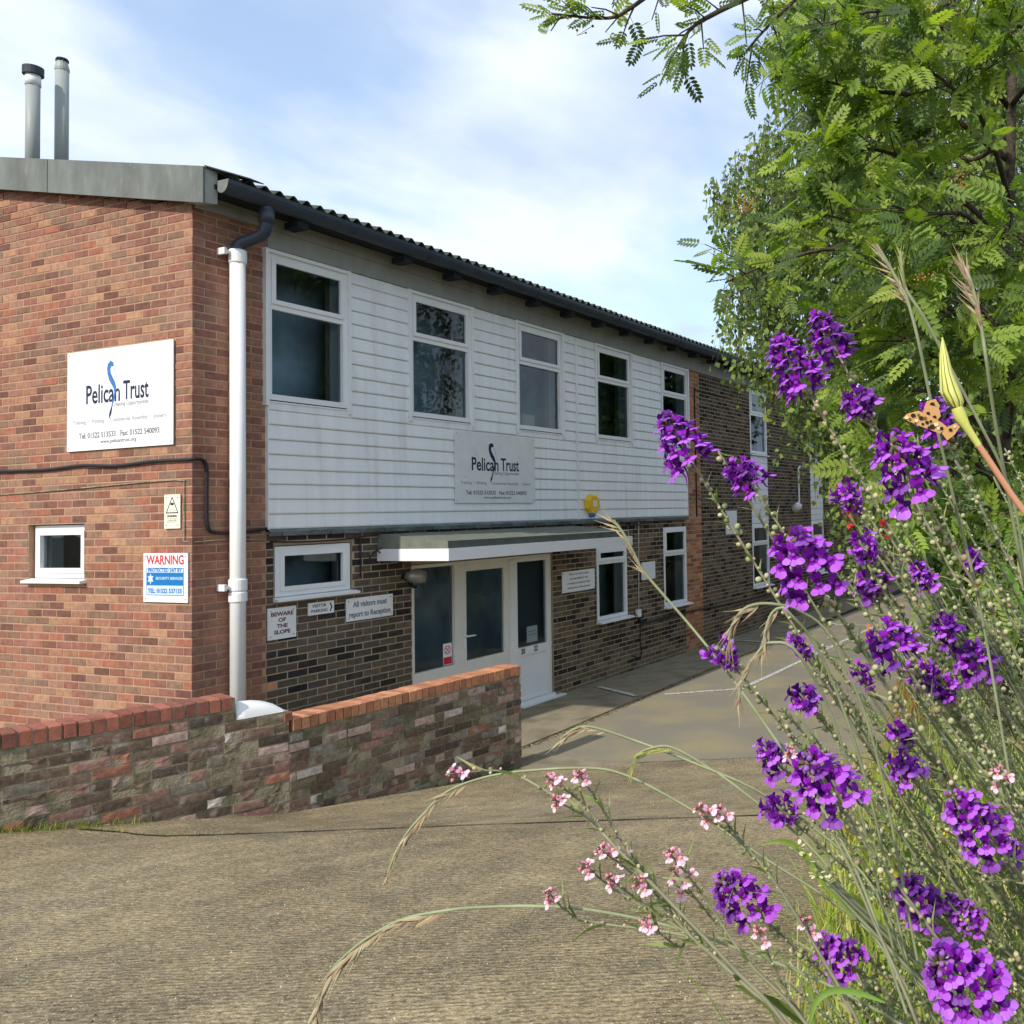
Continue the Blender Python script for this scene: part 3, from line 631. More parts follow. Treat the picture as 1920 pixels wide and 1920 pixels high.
# downpipe
mb = MB(); mb.tube([(.36, -.09, .05), (.36, -.09, 5.12)], .064, 20); dp = mb.obj('downpipe', M['pipe'], B, smooth=True)
for za, zb in ((5.00, 5.13), (1.86, 1.96), (1.962, 2.08)):
    mb = MB(); mb.tube([(.36, -.09, za), (.36, -.09, za+.012), (.36, -.09, zb-.012), (.36, -.09, zb)], [.066, .075, .075, .066], 20); mb.obj('socket', M['pipe'], dp)
for z in (5.08, 1.99):
    mb = MB(); mb.box(.24, .30, -.09, -.06, z, z+.03); mb.box(.225, .25, -.10, 0, z-.015, z+.045); mb.obj('bracket', M['pipe'], dp)
mb = MB(); mb.tube(catmull([(.46, -.34, 5.56), (.46, -.33, 5.36), (.45, -.28, 5.27), (.38, -.12, 5.20), (.36, -.09, 5.14), (.36, -.09, 5.08)], 5), .055, 14); mb.tube([(.46, -.34, 5.50), (.46, -.34, 5.38)], .066, 14); mb.obj('swan_neck', M['gutter'], dp, smooth=True)
# canopy over the door
mb = MB(); X0, X1, YP = 2.05, 5.62, 1.0
FR.box(mb, X0, X1, 0, YP-.03, 2.19, 2.26); cn = mb.mesh('canopy', M['timber_white']); flipfix(cn); CN = link('canopy', cn, B)
mb = MB(); FR.box(mb, X0+.001, X1, YP-.028, YP, 2.135, 2.265); FR.box(mb, X0-.022, X0, 0.0, YP, 2.135, 2.265); FR.box(mb, X1+.001, X1+.022, 0, YP, 2.135, 2.265); me = mb.mesh('fascia_board', M['white']); flipfix(me); link('fascia_board', me, CN)
mb = MB(); mb.add([FR.P(*p) for p in ((X0-.01, 2.43, 0), (X1, 2.43, 0), (X1, 2.345, YP-.02), (X0-.01, 2.345, YP-.02), (X0-.01, 2.262, 0), (X1, 2.262, 0), (X1, 2.262, YP-.02), (X0-.01, 2.262, YP-.02))], [(0, 1, 2, 3), (3, 2, 6, 7), (0, 3, 7, 4), (1, 5, 6, 2)])
mb.m = [0, 1, 0, 0]; me = mb.mesh('felt_roof', [M['felt'], M['feltedge']]); flipfix(me); link('felt_roof', me, CN)
# door set: left light, door, right light with panel
D = empty('entrance_screen'); D.parent = B
def ringbox(mb, a0, a1, z0, z1, t, c0, c1, tb_=None):
    tb_ = tb_ or t
    FR.box(mb, a0, a1, c0, c1, z0, z0+tb_); FR.box(mb, a0, a1, c0, c1, z1-t, z1); FR.box(mb, a0, a0+t, c0, c1, z0+tb_, z1-t); FR.box(mb, a1-t, a1, c0, c1, z0+tb_, z1-t)
def part(mb, name, m_, par): me = mb.mesh(name, M[m_] if isinstance(m_, str) else m_); flipfix(me); return link(name, me, par)
mb = MB(); ringbox(mb, 2.535, 5.10, .05, 2.05, .04, -.10, -.02)
FR.box(mb, 3.215, 3.335, -.10, -.018, .09, 2.01); FR.box(mb, 4.215, 4.345, -.10, -.018, .09, 2.01); FR.box(mb, 2.575, 3.215, -.10, -.02, .09, .80); part(mb, 'door_frame', 'timber_white', D)
def pane(a0, a1, z0, z1, c, par, name='pane'):
    mb = MB(); mb.face([FR.P(a0, z0, c), FR.P(a1, z0, c), FR.P(a1, z1, c), FR.P(a0, z1, c)]); mb.obj(name, M['glass'], par)
pane(2.575, 3.215, .80, 2.01, -.06, D)
mb = MB(); ringbox(mb, 3.337, 4.213, .07, 2.008, .09, -.085, -.03, .74); dr = part(mb, 'door', 'timber_white', D)
pane(3.427, 4.123, .80, 1.92, -.055, D)
mb = MB(); mb.tube([FR.P(3.39, 1.12, -.03), FR.P(3.39, 1.12, .03)], .012, 8); mb.tube([FR.P(3.38, 1.12, .03), FR.P(3.52, 1.115, .03)], [.012, .009], 8); FR.box(mb, 3.37, 3.41, -.03, -.022, .95, 1.18); mb.obj('door_handle', M['white'], D)
mb = MB(); ringbox(mb, 4.347, 5.06, .09, 2.008, .04, -.09, -.03); FR.box(mb, 4.387, 5.02, -.09, -.028, .70, .81); part(mb, 'side_frame', 'upvc', D)
pane(4.387, 5.02, .81, 1.97, -.06, D)
mb = MB(); FR.box(mb, 4.387, 5.02, -.07, -.05, .13, .70); part(mb, 'lower_panel', 'upvc', D)
mb = MB(); FR.box(mb, 4.345, 5.27, -.10, .10, .015, .05); FR.box(mb, 4.345, 5.12, -.10, .03, .05, .09); part(mb, 'threshold', 'upvc', D)
mb = MB(); FR.box(mb, 4.215, 4.345, -.018, .008, .07, 2.0); part(mb, 'cover_strip', 'upvc', D)
mb = MB(); q = lambda *p: [FR.P(*k) for k in p]
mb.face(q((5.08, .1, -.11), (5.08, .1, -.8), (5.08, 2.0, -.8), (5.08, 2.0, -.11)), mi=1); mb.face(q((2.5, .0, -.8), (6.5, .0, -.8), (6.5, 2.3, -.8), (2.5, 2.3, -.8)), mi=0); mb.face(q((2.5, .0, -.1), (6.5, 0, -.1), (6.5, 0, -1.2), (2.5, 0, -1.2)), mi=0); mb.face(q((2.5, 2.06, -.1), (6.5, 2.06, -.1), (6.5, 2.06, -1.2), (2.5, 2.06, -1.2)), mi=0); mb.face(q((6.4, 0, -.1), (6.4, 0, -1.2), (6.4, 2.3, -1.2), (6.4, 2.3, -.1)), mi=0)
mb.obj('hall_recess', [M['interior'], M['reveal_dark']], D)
# cables
def cable(pts, r_, m_='cable', n=6, sm=5, name='cable', parent=None):
    mb = MB(); mb.tube(catmull(pts, sm), r_, n); return mb.obj(name, M[m_], parent or B, smooth=True)
cable([(-.018, y, 3.16+.012*math.sin(y*5)) for y in (9, 6, 4, 3, 2.5, 2, 1.5, 1, .5, .1)]+[(-.015, .0, 3.165), (.03, -.018, 3.17), (.08, -.018, 3.165), (.115, -.018, 3.12), (.12, -.018, 3.0), (.12, -.018, 2.65), (.135, -.018, 2.55), (.19, -.018, 2.51), (.4, -.018, 2.50), (.70, -.02, 2.53)], .016)
cable([(-.01, 2.9, 2.93), (-.01, 2.0, 2.945), (-.01, .5, 2.985), (-.01, .12, 2.98), (-.01, .09, 2.93), (-.01, .085, 2.5), (-.01, .09, 2.44), (.05, -.012, 2.43), (.3, -.012, 2.44), (.7, -.012, 2.42)], .006, 'mortar_old')
cable([(9.50, -.012, 2.5), (9.50, -.012, 3.5), (9.50, -.012, 4.84), (9.54, -.012, 4.9), (9.7, -.012, 4.91), (10.9, -.012, 4.91)], .014, sm=4)
cable([(7.30, -.015, .92), (7.45, -.015, .78), (7.7, -.015, .755), (9.1, -.015, .76), (11, -.015, .72), (14, -.015, .70), (20, -.015, .70)], .016)
cable([(7.42, -.012, 2.44), (7.40, -.012, 1.8), (7.38, -.012, .98)], .012, 'cablew')
cable([(7.43, -.012, .9), (7.42, -.012, .5), (7.44, -.012, .25), (7.3, -.012, .22), (7.2, -.012, .26)], .009, 'cable')
cable([(1.78, -.02, 2.42), (1.79, -.02, 2.2), (1.79, -.02, 1.98)], .008, 'cable')
cable([(1.86, -.02, 2.12), (1.97, -.03, 2.24), (2.04, -.06, 2.28)], .007, 'cable'); cable([(2.0, -.03, 2.25), (2.15, -.12, 2.13), (2.22, -.2, 2.10)], .007, 'cable')
cable([(6.5, -.03, 2.44), (7.2, -.035, 2.40), (7.8, -.02, 2.43), (8.6, -.02, 2.45)], .009, 'cable')
cable([(.74, -.02, 2.40), (1.2, -.025, 2.385), (1.7, -.02, 2.40), (2.4, -.03, 2.47)], .009, 'cable')
mb = MB(); FR.box(mb, 7.30, 7.40, 0, .05, .88, 1.0); part(mb, 'junction_box', 'white', B)

# ---------------------------------------------------------------- signs
def text(body, face, a, z, size, m_, c, parent, sx=1.0, align='CENTER', bold=0.0, shear=0, name='lettering', space=1.0, W=None):
    cu = bpy.data.curves.new('t', 'FONT'); cu.body = body; cu.size = size; cu.align_x = align; cu.align_y = 'CENTER'; cu.offset = bold; cu.shear = shear; cu.resolution_u = 3; cu.space_character = space; cu.extrude = .0006
    o = bpy.data.objects.new('t', cu); COL.objects.link(o); dg = bpy.context.evaluated_depsgraph_get(); me = bpy.data.meshes.new_from_object(o.evaluated_get(dg)); bpy.data.objects.remove(o)
    if W: xs_ = [v.co.x for v in me.vertices]; sx = W/(max(xs_)-min(xs_))
    me.name = name; me.materials.clear(); me.materials.append(M[m_]); t = link(name, me, parent)
    t.matrix_local = Matrix.Translation(face.P(a, z, c)-parent.location) @ Matrix((face.ux, Vector((0, 0, 1)), face.n)).transposed().to_4x4() @ Matrix.Diagonal((sx, 1, 1, 1)); return t
def plate(name, label, face, a0, a1, z0, z1, m_='sign', c=.004, th=.008, cat='sign', group=None, screws=True, edge=None):
    loc = face.P((a0+a1)/2, z0, 0); s_ = tag(empty(name, loc), label, cat, group)
    mb = MB(); face.box(mb, a0, a1, c, c+th, z0, z1); mb.v = [tuple(Vector(v)-loc) for v in mb.v]; part(mb, 'board', m_, s_)
    if edge:
        mb = MB(); e = .008
        for A0, A1, Z0, Z1 in ((a0+e, a1-e, z0+e, z0+e+.003), (a0+e, a1-e, z1-e-.003, z1-e), (a0+e, a0+e+.003, z0+e+.003, z1-e-.003), (a1-e-.003, a1-e, z0+e+.003, z1-e-.003)): face.box(mb, A0, A1, c+th, c+th+.0006, Z0, Z1)
        mb.v = [tuple(Vector(v)-loc) for v in mb.v]; part(mb, 'border', edge, s_)
    if screws:
        for a, z in ((a0+.03, z0+.03), (a1-.03, z0+.03), (a0+.03, z1-.03), (a1-.03, z1-.03)):
            mb = MB(); mb.tube([face.P(a, z, c+th)-loc, face.P(a, z, c+th+.003)-loc], .006, 8); mb.obj('screw', M['screw'], s_)
    s_['top'] = c+th; return s_
def poly_strip(face, pts, widths, c, m_, parent, name='emblem'):
    mb = MB(); P = pts; L_, R_ = [], []
    for i in range(len(P)):
        ax, az = P[i]; tx = P[min(i+1, len(P)-1)][0]-P[max(i-1, 0)][0]; tz = P[min(i+1, len(P)-1)][1]-P[max(i-1, 0)][1]; ln = math.hypot(tx, tz) or 1
        nx_, nz_ = -tz/ln, tx/ln; w_ = widths[i]/2
        L_.append((ax+nx_*w_, az+nz_*w_)); R_.append((ax-nx_*w_, az-nz_*w_))
    for i in range(len(P)-1):
        mb.face([face.P(*L_[i], c)-parent.location, face.P(*L_[i+1], c)-parent.location, face.P(*R_[i+1], c)-parent.location, face.P(*R_[i], c)-parent.location])
    part(mb, name, m_, parent)
def trust_sign(s_, face, a0, a1, z0, z1, blue):
    W_, H_ = a1-a0, z1-z0; c = s_['top']+.0008
    X = lambda u: a0+u*W_; Z = lambda v: z0+v*H_
    # wording in narrow serif-like capitals
    text('Pelican', face, X(.352), Z(.545), H_*.262, 'ink_navy', c, s_, W=W_*.325, bold=.004)
    text('Trust', face, X(.662), Z(.555), H_*.262, 'ink_navy', c, s_, W=W_*.235, bold=.004)
    text('Creating Opportunities', face, X(.61), Z(.435), H_*.062, 'ink_grey', c, s_, W=W_*.34)
    text('Training  \u2022  Printing  \u2022  Commercial Assembly  \u2022  Joinery', face, X(.5), Z(.285), H_*.058, 'ink_light', c, s_, W=W_*.88, bold=.0008)
    text('Tel: 01522 513533   Fax: 01522 540093', face, X(.5), Z(.145), H_*.076, 'ink_grey', c, s_, W=W_*.76, bold=.0018)
    text('www.pelicantrust.org', face, X(.5), Z(.078), H_*.052, 'ink_grey', c, s_, W=W_*.34, bold=.0008)
    pts = [(X(u), Z(v)) for u, v in ((.452, .815), (.442, .835), (.428, .842), (.414, .828), (.408, .79), (.412, .745), (.430, .69), (.452, .645), (.468, .60), (.470, .55), (.458, .50), (.445, .45), (.437, .41))]
    wd = [W_*k for k in (.010, .030, .036, .036, .030, .030, .036, .034, .024, .018, .014, .010, .008)]
    poly_strip(face, pts, wd, c+.0012, blue, s_)
    poly_strip(face, [(X(.437), Z(.41)), (X(.425), Z(.35)), (X(.412), Z(.30))], [W_*.010, W_*.020, W_*.004], c+.0013, 'ink_navy', s_)
    poly_strip(face, [(X(.460), Z(.80)), (X(.478), Z(.72)), (X(.497), Z(.62)), (X(.505), Z(.52))], [W_*.004, W_*.004, W_*.003, W_*.002], c+.0011, 'ink_light', s_)
s1 = plate('wall_sign', 'large white charity sign with blue pelican emblem on the red brick gable wall', GB, -1.73, -.22, 3.31, 4.26, c=.012, edge='ink_light'); trust_sign(s1, GB, -1.73, -.22, 3.31, 4.26, 'ink_blue')
s2 = plate('wall_sign', 'large white charity sign with pelican emblem on the white boards above the entrance', FR, 3.18, 4.70, 2.77, 3.66, 'sign_old', c=.032); trust_sign(s2, FR, 3.18, 4.70, 2.77, 3.66, 'ink_navy')
s3 = plate('warning_sign', 'white red and blue security WARNING sign on the gable near the corner', GB, -.625, -.035, 1.895, 2.335, c=.006, screws=True)
c = s3['top']+.0006; text('WARNING', GB, -.33, 2.27, .115, 'ink_red', c, s3, W=.50, bold=.003)
def rect(s_, face, a0, a1, z0, z1, m_, c, name='printed_panel'):
    mb = MB(); mb.face([face.P(a0, z0, c)-s_.location, face.P(a1, z0, c)-s_.location, face.P(a1, z1, c)-s_.location, face.P(a0, z1, c)-s_.location]); mb.obj(name, M[m_], s_)
rect(s3, GB, -.585, -.085, 1.955, 2.205, 'ink_blue', c); rect(s3, GB, -.578, -.092, 1.962, 2.198, 'ink_pale', c+.0006); rect(s3, GB, -.580, -.090, 2.045, 2.160, 'ink_cyan', c+.0012)
text('PROTECTED 24/7 BY', GB, -.335, 2.180, .046, 'ink_blue', c+.0016, s3, W=.45, bold=.0010); text('SECURITY SERVICES', GB, -.275, 2.108, .034, 'ink_pale', c+.0018, s3, W=.36, bold=.0005)
text('TEL: 01522 537133', GB, -.335, 1.995, .056, 'ink_blue', c+.0016, s3, W=.45, bold=.0016)
mb = MB(); star = [(-.525+(.046 if k % 2 == 0 else .024)*math.sin(k*math.pi/6), 2.104+(.052 if k % 2 == 0 else .026)*math.cos(k*math.pi/6)) for k in range(12)]
mb.face([GB.P(a, z, c+.0018)-s3.location for a, z in star]); mb.obj('emblem', M['ink_pale'], s3)
s4 = plate('camera_notice', 'small cream CCTV notice with a black triangle above the WARNING sign', GB, -.345, -.135, 2.555, 2.86, 'cream', c=.006); c = s4['top']+.0006
mb = MB(); t3 = [(-.24, 2.845), (-.325, 2.69), (-.155, 2.69)]; ti = [(-.24, 2.825), (-.308, 2.70), (-.172, 2.70)]
for i in range(3):
    j = (i+1) % 3; mb.face([GB.P(*t3[i], c)-s4.location, GB.P(*t3[j], c)-s4.location, GB.P(*ti[j], c)-s4.location, GB.P(*ti[i], c)-s4.location])
mb.face([GB.P(a, z, c+.0003)-s4.location for a, z in ((-.262, 2.765), (-.222, 2.762), (-.216, 2.782), (-.258, 2.788))]); mb.obj('emblem', M['ink_black'], s4)
text('CCTV', GB, -.24, 2.718, .020, 'ink_grey', c, s4, sx=1.5); text('WARNING', GB, -.24, 2.665, .030, 'ink_black', c, s4, sx=.9, bold=.0008)
for k, tx in enumerate(('CCTV cameras in operation', 'for the purpose of public', 'safety and crime prevention')): text(tx, GB, -.24, 2.642-k*.014, .012, 'ink_grey', c, s4, sx=1.0)
s5 = plate('slope_sign', 'white sign reading BEWARE OF THE SLOPE in dark red capitals', FR, .715, 1.02, 1.455, 1.76, c=.006); c = s5['top']+.0006
for k, tx in enumerate(('BEWARE', 'OF', 'THE', 'SLOPE')): text(tx, FR, .868, 1.695-k*.058, .052, 'ink_maroon', c, s5, sx=1.2, bold=.0018)
s6 = plate('parking_sign', 'small white VISITOR PARKING sign with a black chevron arrow', FR, 1.155, 1.46, 1.64, 1.765, c=.006, screws=False); c = s6['top']+.0006
text('VISITOR', FR, 1.285, 1.728, .044, 'ink_black', c, s6, sx=1.05, bold=.0006); text('PARKING', FR, 1.285, 1.677, .044, 'ink_black', c, s6, sx=1.05, bold=.0006)
poly_strip(FR, [(1.412, 1.745), (1.432, 1.702), (1.412, 1.660)], [.014, .016, .014], c, 'ink_black', s6)
s7 = plate('reception_sign', 'white sign reading All visitors must report to Reception', FR, 1.61, 2.23, 1.52, 1.76, c=.006); c = s7['top']+.0006
text('All visitors must', FR, 1.92, 1.69, .082, 'ink_grey', c, s7, W=.45, bold=.0022); text('report to Reception', FR, 1.92, 1.585, .082, 'ink_grey', c, s7, W=.55, bold=.0022)
s8 = plate('notice_board', 'white notice with four lines of small print between the entrance and the next window', FR, 5.32, 6.13, 1.46, 1.765, c=.006); c = s8['top']+.0006
for k, tx in enumerate(('Pelican Trust cannot accept', 'any responsibility for loss', 'or damage to any parked vehicle', 'whilst parked on these premises')): text(tx, FR, 5.725, 1.72-k*.066, .044, 'ink_grey', c, s8, sx=.98, bold=.0006)
s9 = plate('blank_plate', 'blank pale metal plate on the brown brick between the two tall ground floor windows', FR, 7.47, 7.91, 1.47, 1.765, 'white', c=.02, cat='plate')
# small stickers on the glass and door numbers
s10 = plate('no_smoking_sticker', 'red and white no smoking sticker in the corner of the left entrance pane', FR, 3.055, 3.20, .81, 1.07, c=-.056, th=.001, screws=False, cat='sticker'); c = s10['top']+.0006
rect(s10, FR, 3.06, 3.195, .818, .905, 'ink_red', c)
mb = MB()
for k in range(20):
    a, b_ = 2*math.pi*k/20, 2*math.pi*(k+1)/20; mb.face([FR.P(3.128+r_*math.cos(t), .99+r_*math.sin(t), c)-s10.location for r_, t in ((.052, a), (.052, b_), (.041, b_), (.041, a))])
for s_ in (1, -1): mb.face([FR.P(3.128+x*.036, .99+z*.036*s_, c+.0003)-s10.location for x, z in ((-1, .8), (-.8, 1), (1, -.8), (.8, -1))])
mb.obj('emblem', M['ink_red'], s10)
s11 = plate('paper_notice', 'pale paper notice taped inside the right entrance pane', FR, 4.62, 4.85, .85, 1.07, 'paper', c=-.067, th=.001, screws=False, cat='notice'); c = s11['top']+.0006
for k in range(2): rect(s11, FR, 4.65, 4.82, .95+k*.045, .956+k*.045, 'ink_grey', c, 'printed_line')
nb = tag(empty('house_number', (4.55, 0, .755)), 'dark numbers 20 22 on the white rail of the entrance side panel', 'number')
text('20', FR, 4.49, .755, .10, 'ink_black', -.024, nb, sx=.8, bold=.002); text('22', FR, 4.76, .757, .10, 'ink_black', -.024, nb, sx=.8, bold=.002)
# alarm box
al = tag(empty('alarm_box', (6.03, 0, 2.75)), 'yellow burglar alarm box on the white boards above the canopy', 'alarm box')
mb = MB(); o8 = [(.17*math.cos(math.pi/8+k*math.pi/4), .155*math.sin(math.pi/8+k*math.pi/4)) for k in range(8)]
vs = [(x, -.03, z) for x, z in o8]+[(x, -.085, z) for x, z in o8]+[(x*.82, -.105, z*.82) for x, z in o8]
mb.add(vs, [(k, (k+1) % 8, 8+(k+1) % 8, 8+k) for k in range(8)]+[(8+k, 8+(k+1) % 8, 16+(k+1) % 8, 16+k) for k in range(8)]+[tuple(16+k for k in range(8))]); part(mb, 'cover', 'alarm', al)
mb = MB(); mb.box(-.04, .06, -.109, -.1055, -.04, .05); part(mb, 'label_plate', 'paper', al)
mb = MB(); mb.tube([(0, -.05, -.14), (0, -.05, -.20)], [.07, .045], 12); mb.obj('strobe_lens', M['ink_blue'], al, smooth=True)
# flood light
fl = tag(empty('flood_light', (2.49, 0, 1.93)), 'round grey metal flood light at the left edge of the entrance glazing', 'light')
mb = MB(); mb.tube([(-.10, -.04, .02), (-.07, -.09, .01), (-.01, -.14, .0), (.05, -.18, -.01)], [.04, .075, .082, .07], 14); mb.obj('lamp_head', M['steel'], fl, smooth=True)
mb = MB(); mb.tube([(-.10, 0, .0), (-.10, -.05, .01)], .03, 10); mb.tube([(-.02, -.02, -.06), (-.02, -.06, -.11), (.0, -.10, -.12)], .022, 8); mb.obj('bracket', M['dark'], fl)
# far wall lamp with conduit
wl = tag(empty('wall_lamp', (14.35, 0, 2.7)), 'small grey lamp on a vertical white conduit on the far brown brick wall', 'light')
mb = MB(); mb.tube([(.6, -.03, .92), (.5, -.05, .95), (.45, -.03, .9), (.45, -.03, .1), (.3, -.05, .02), (-.05, -.12, -.02)], .025, 8); mb.obj('conduit', M['white'], wl)
mb = MB(); mb.tube([(-.02, -.06, -.10), (-.02, -.20, -.02), (-.02, -.24, .02)], [.09, .10, .06], 12); mb.obj('lamp_head', M['white'], wl, smooth=True)
s12 = plate('white_board', 'small white board high on the brown brick left of the far window', FR, 10.72, 11.25, 2.12, 2.6, 'white', c=.01, cat='board')
# ---------------------------------------------------------------- garden wall
J = Vector((-.33, -1.60, 0))
class LFace(Face): pass
th = math.atan(.305); LF = Face((math.cos(th), -math.sin(th), 0), (-math.sin(th), -math.cos(th), 0))
th2 = math.atan(.076); RF = Face((math.cos(th2), -math.sin(th2), 0), (-math.sin(th2), -math.cos(th2), 0))
GW = tag(empty('garden_wall', J), 'low weathered brick retaining wall with red brick coping beside the sloping drive', 'wall')
OLDP = [(lin((114, 96, 80)), 6), (lin((102, 86, 72)), 5), (lin((118, 106, 82)), 4), (lin((132, 104, 88)), 5), (lin((148, 112, 98)), 3), (lin((172, 144, 132)), 2), (lin((190, 178, 166)), 1.2), (lin((156, 104, 82)), 1.2), (lin((126, 118, 104)), 3), (lin((88, 76, 66)), 3)]
OLDC = [desat(tuple(v*1.08 for v in c), .12) for c, _ in OLDP]; OLDW = [w_ for _, w_ in OLDP]
def rough_brick(seed):
    rr = random.Random(seed); mb = MB(); nx_, nz_ = 5, 3; vs = []
    amp = rr.choice((.02, .03, .04, .05, .30)); bx, bz = rr.random(), rr.random()
    for k in range(nz_+1):
        for i in range(nx_+1):
            u, v = i/nx_, k/nz_; edge = (i in (0, nx_)) or (k in (0, nz_))
            y = 1-rr.random()*amp*.5 - (amp*1.3*max(0, 1-math.hypot(u-bx, v-bz)*1.6)) - (.07 if edge else 0)
            vs.append((u+(rr.uniform(-.008, .008)), y, v+rr.uniform(-.03, .03) if not edge else v+rr.uniform(0, .025)*(1 if k == 0 else -1 if k == nz_ else 0)))
    fs = [(k*(nx_+1)+i, k*(nx_+1)+i+1, (k+1)*(nx_+1)+i+1, (k+1)*(nx_+1)+i) for k in range(nz_) for i in range(nx_)]
    n0 = len(vs); ring = [i for i in range(nx_+1)]+[(k*(nx_+1)+nx_) for k in range(1, nz_+1)]+[nz_*(nx_+1)+i for i in range(nx_-1, -1, -1)]+[k*(nx_+1) for k in range(nz_-1, 0, -1)]
    vs += [(vs[i][0], 0, vs[i][2]) for i in ring]; K = len(ring)
    fs += [(ring[j], ring[(j+1) % K], n0+(j+1) % K, n0+j) for j in range(K)]
    mb.add(vs, fs); me = mb.mesh('old_brick', M['oldbrick']); flipfix(me); return me
ROUGH = [rough_brick(i) for i in range(10)]
def old_course(face, A0, A1, z0, off):
    a = A0-off
    while a < A1:
        ln = random.choice((.225, .225, .225, .225, .1125)); s0, s1 = max(a+.007, A0), min(a+ln-.007, A1); a += ln
        if s1-s0 < .04: continue
        am = (s0+s1)/2; pw = J+face.P(am, 0, 0)
        if z0+.07 < gz(pw.x, pw.y)-.02: continue
        pr = random.gauss(.003, .003)
        o = bpy.data.objects.new('brick', random.choice(ROUGH)); COL.objects.link(o); o.parent = GW
        o.matrix_local = Matrix.Translation(face.P(s0, z0+random.uniform(-.002, .002), -.03)) @ Matrix((face.ux, face.n, Vector((0, 0, 1)))).transposed().to_4x4() @ Matrix.Rotation(random.gauss(0, .012), 4, 'Y') @ Matrix.Diagonal((s1-s0, .03+pr, .063, 1))
        c = jit(random.choices(OLDC, OLDW)[0], .18)
        hgt = z0-gz(pw.x, pw.y)
        o.color = (*c, 1)
LA0 = -3.6; RA1 = 2.52
for k in range(16):
    z0 = 1.187-.075*(k+1)
    old_course(LF, LA0, -.37 if k == 0 else 0.0, z0, random.choice((0, .1125, .06)))
for k in range(15):
    z0 = .940-.075*(k+1)
    old_course(RF, .005, RA1, z0, random.choice((0, .1125, .06)))
mb = MB()
TH = .215
def core(face, a0, a1, z0, z1): face.box(mb, a0, a1, -TH, -.004, z0, z1)
core(LF, LA0, -.37, -.1, 1.19); core(LF, -.37, .0, -.1, 1.115); core(RF, .0, RA1-.008, -.1, .943)
me = mb.mesh('wall_core', M['mortar_old']); flipfix(me); link('wall_core', me, GW)
mb = MB()
# end bricks of the right wall (return face)
EF = Face(-RF.n, RF.ux)
for k in range(13):
    z0 = .940-.075*(k+1)
    for a0, a1 in (((-0.0, .105), (.112, .212)) if k % 2 else ((-0.0, .212),)):
        o = bpy.data.objects.new('brick', random.choice(ROUGH)); COL.objects.link(o); o.parent = GW
        base = RF.P(RA1-.008, 0, 0)
        o.matrix_local = Matrix.Translation(base+EF.P(a0, z0, -.02)) @ Matrix((EF.ux, EF.n, Vector((0, 0, 1)))).transposed().to_4x4() @ Matrix.Diagonal((a1-a0, .028, .064, 1)); o.color = (*jit(random.choices(OLDC, OLDW)[0], .15), 1)
CPL = [lin(c) for c in ((148, 92, 76), (136, 82, 68), (156, 98, 80), (130, 84, 72))]
CPR = [lin(c) for c in ((186, 128, 94), (178, 120, 88), (196, 140, 104), (168, 114, 86))]
def coping_row(face, A0, A1, zb, hgt, pal, pitch_, gap, over=.004):
    a = A0
    while a < A1-.02:
        s1 = min(a+pitch_-gap, A1)
        o = bpy.data.objects.new('coping_brick', UBM['cop']); COL.objects.link(o); o.parent = GW
        o.matrix_local = Matrix.Translation(face.P(a, zb+random.uniform(-.003, .003), -TH-.004)) @ Matrix((face.ux, face.n, Vector((0, 0, 1)))).transposed().to_4x4() @ Matrix.Rotation(random.gauss(0, .006), 4, 'Y') @ Matrix.Diagonal((s1-a, TH+over+.006+random.uniform(-.003, .003), hgt, 1))
        o.color = (*jit(random.choice(pal), .12), 1); a += pitch_
coping_row(LF, LA0, -.372, 1.192, .104, CPL, .0765, .012)
coping_row(RF, .03, RA1+.01, .945, .104, CPR, .073, .006)
mb = MB(); LF.box(mb, LA0, -.374, -TH, -.004, 1.19, 1.283); RF.box(mb, .03, RA1, -TH, -.004, .943, 1.034); me = mb.mesh('coping_mortar', M['mortar_old']); flipfix(me); link('coping_mortar', me, GW)
o = bpy.data.objects.new('coping_brick', UBM['cop']); COL.objects.link(o); o.parent = GW
o.matrix_local = Matrix.Translation(RF.P(-.035, 1.035, -.10)) @ Matrix((RF.ux, RF.n, Vector((0, 0, 1)))).transposed().to_4x4() @ Matrix.Diagonal((.062, .10, .07, 1)); o.color = (*CPL[2], 1)
# white painted haunch under the pipe outlet
mb = MB(); vs = []; prof = ((-.372, 1.225, .0), (-.30, 1.228, .0), (-.22, 1.222, .0), (-.15, 1.205, .0), (-.09, 1.18, .0), (-.05, 1.15, 0), (-.018, 1.118, .0))
for a, zt, _ in prof:
    for c_, k in ((-.215, .0), (-.20, .8), (-.15, 1.0), (-.08, 1.0), (-.025, .82), (-.006, .45), (.0, .0)): vs.append(LF.P(a, 1.116+(zt-1.116)*k-(.0), c_))
mb.add(vs, [(7*i+j, 7*i+j+1, 7*i+8+j, 7*i+7+j) for i in range(6) for j in range(6)]+[tuple(range(7)), tuple(42+j for j in range(7)), (0, 6, 48, 42)]); me = mb.mesh('pipe_shoe', M['pipe'], smooth=True); flipfix(me); link('pipe_shoe', me, GW)

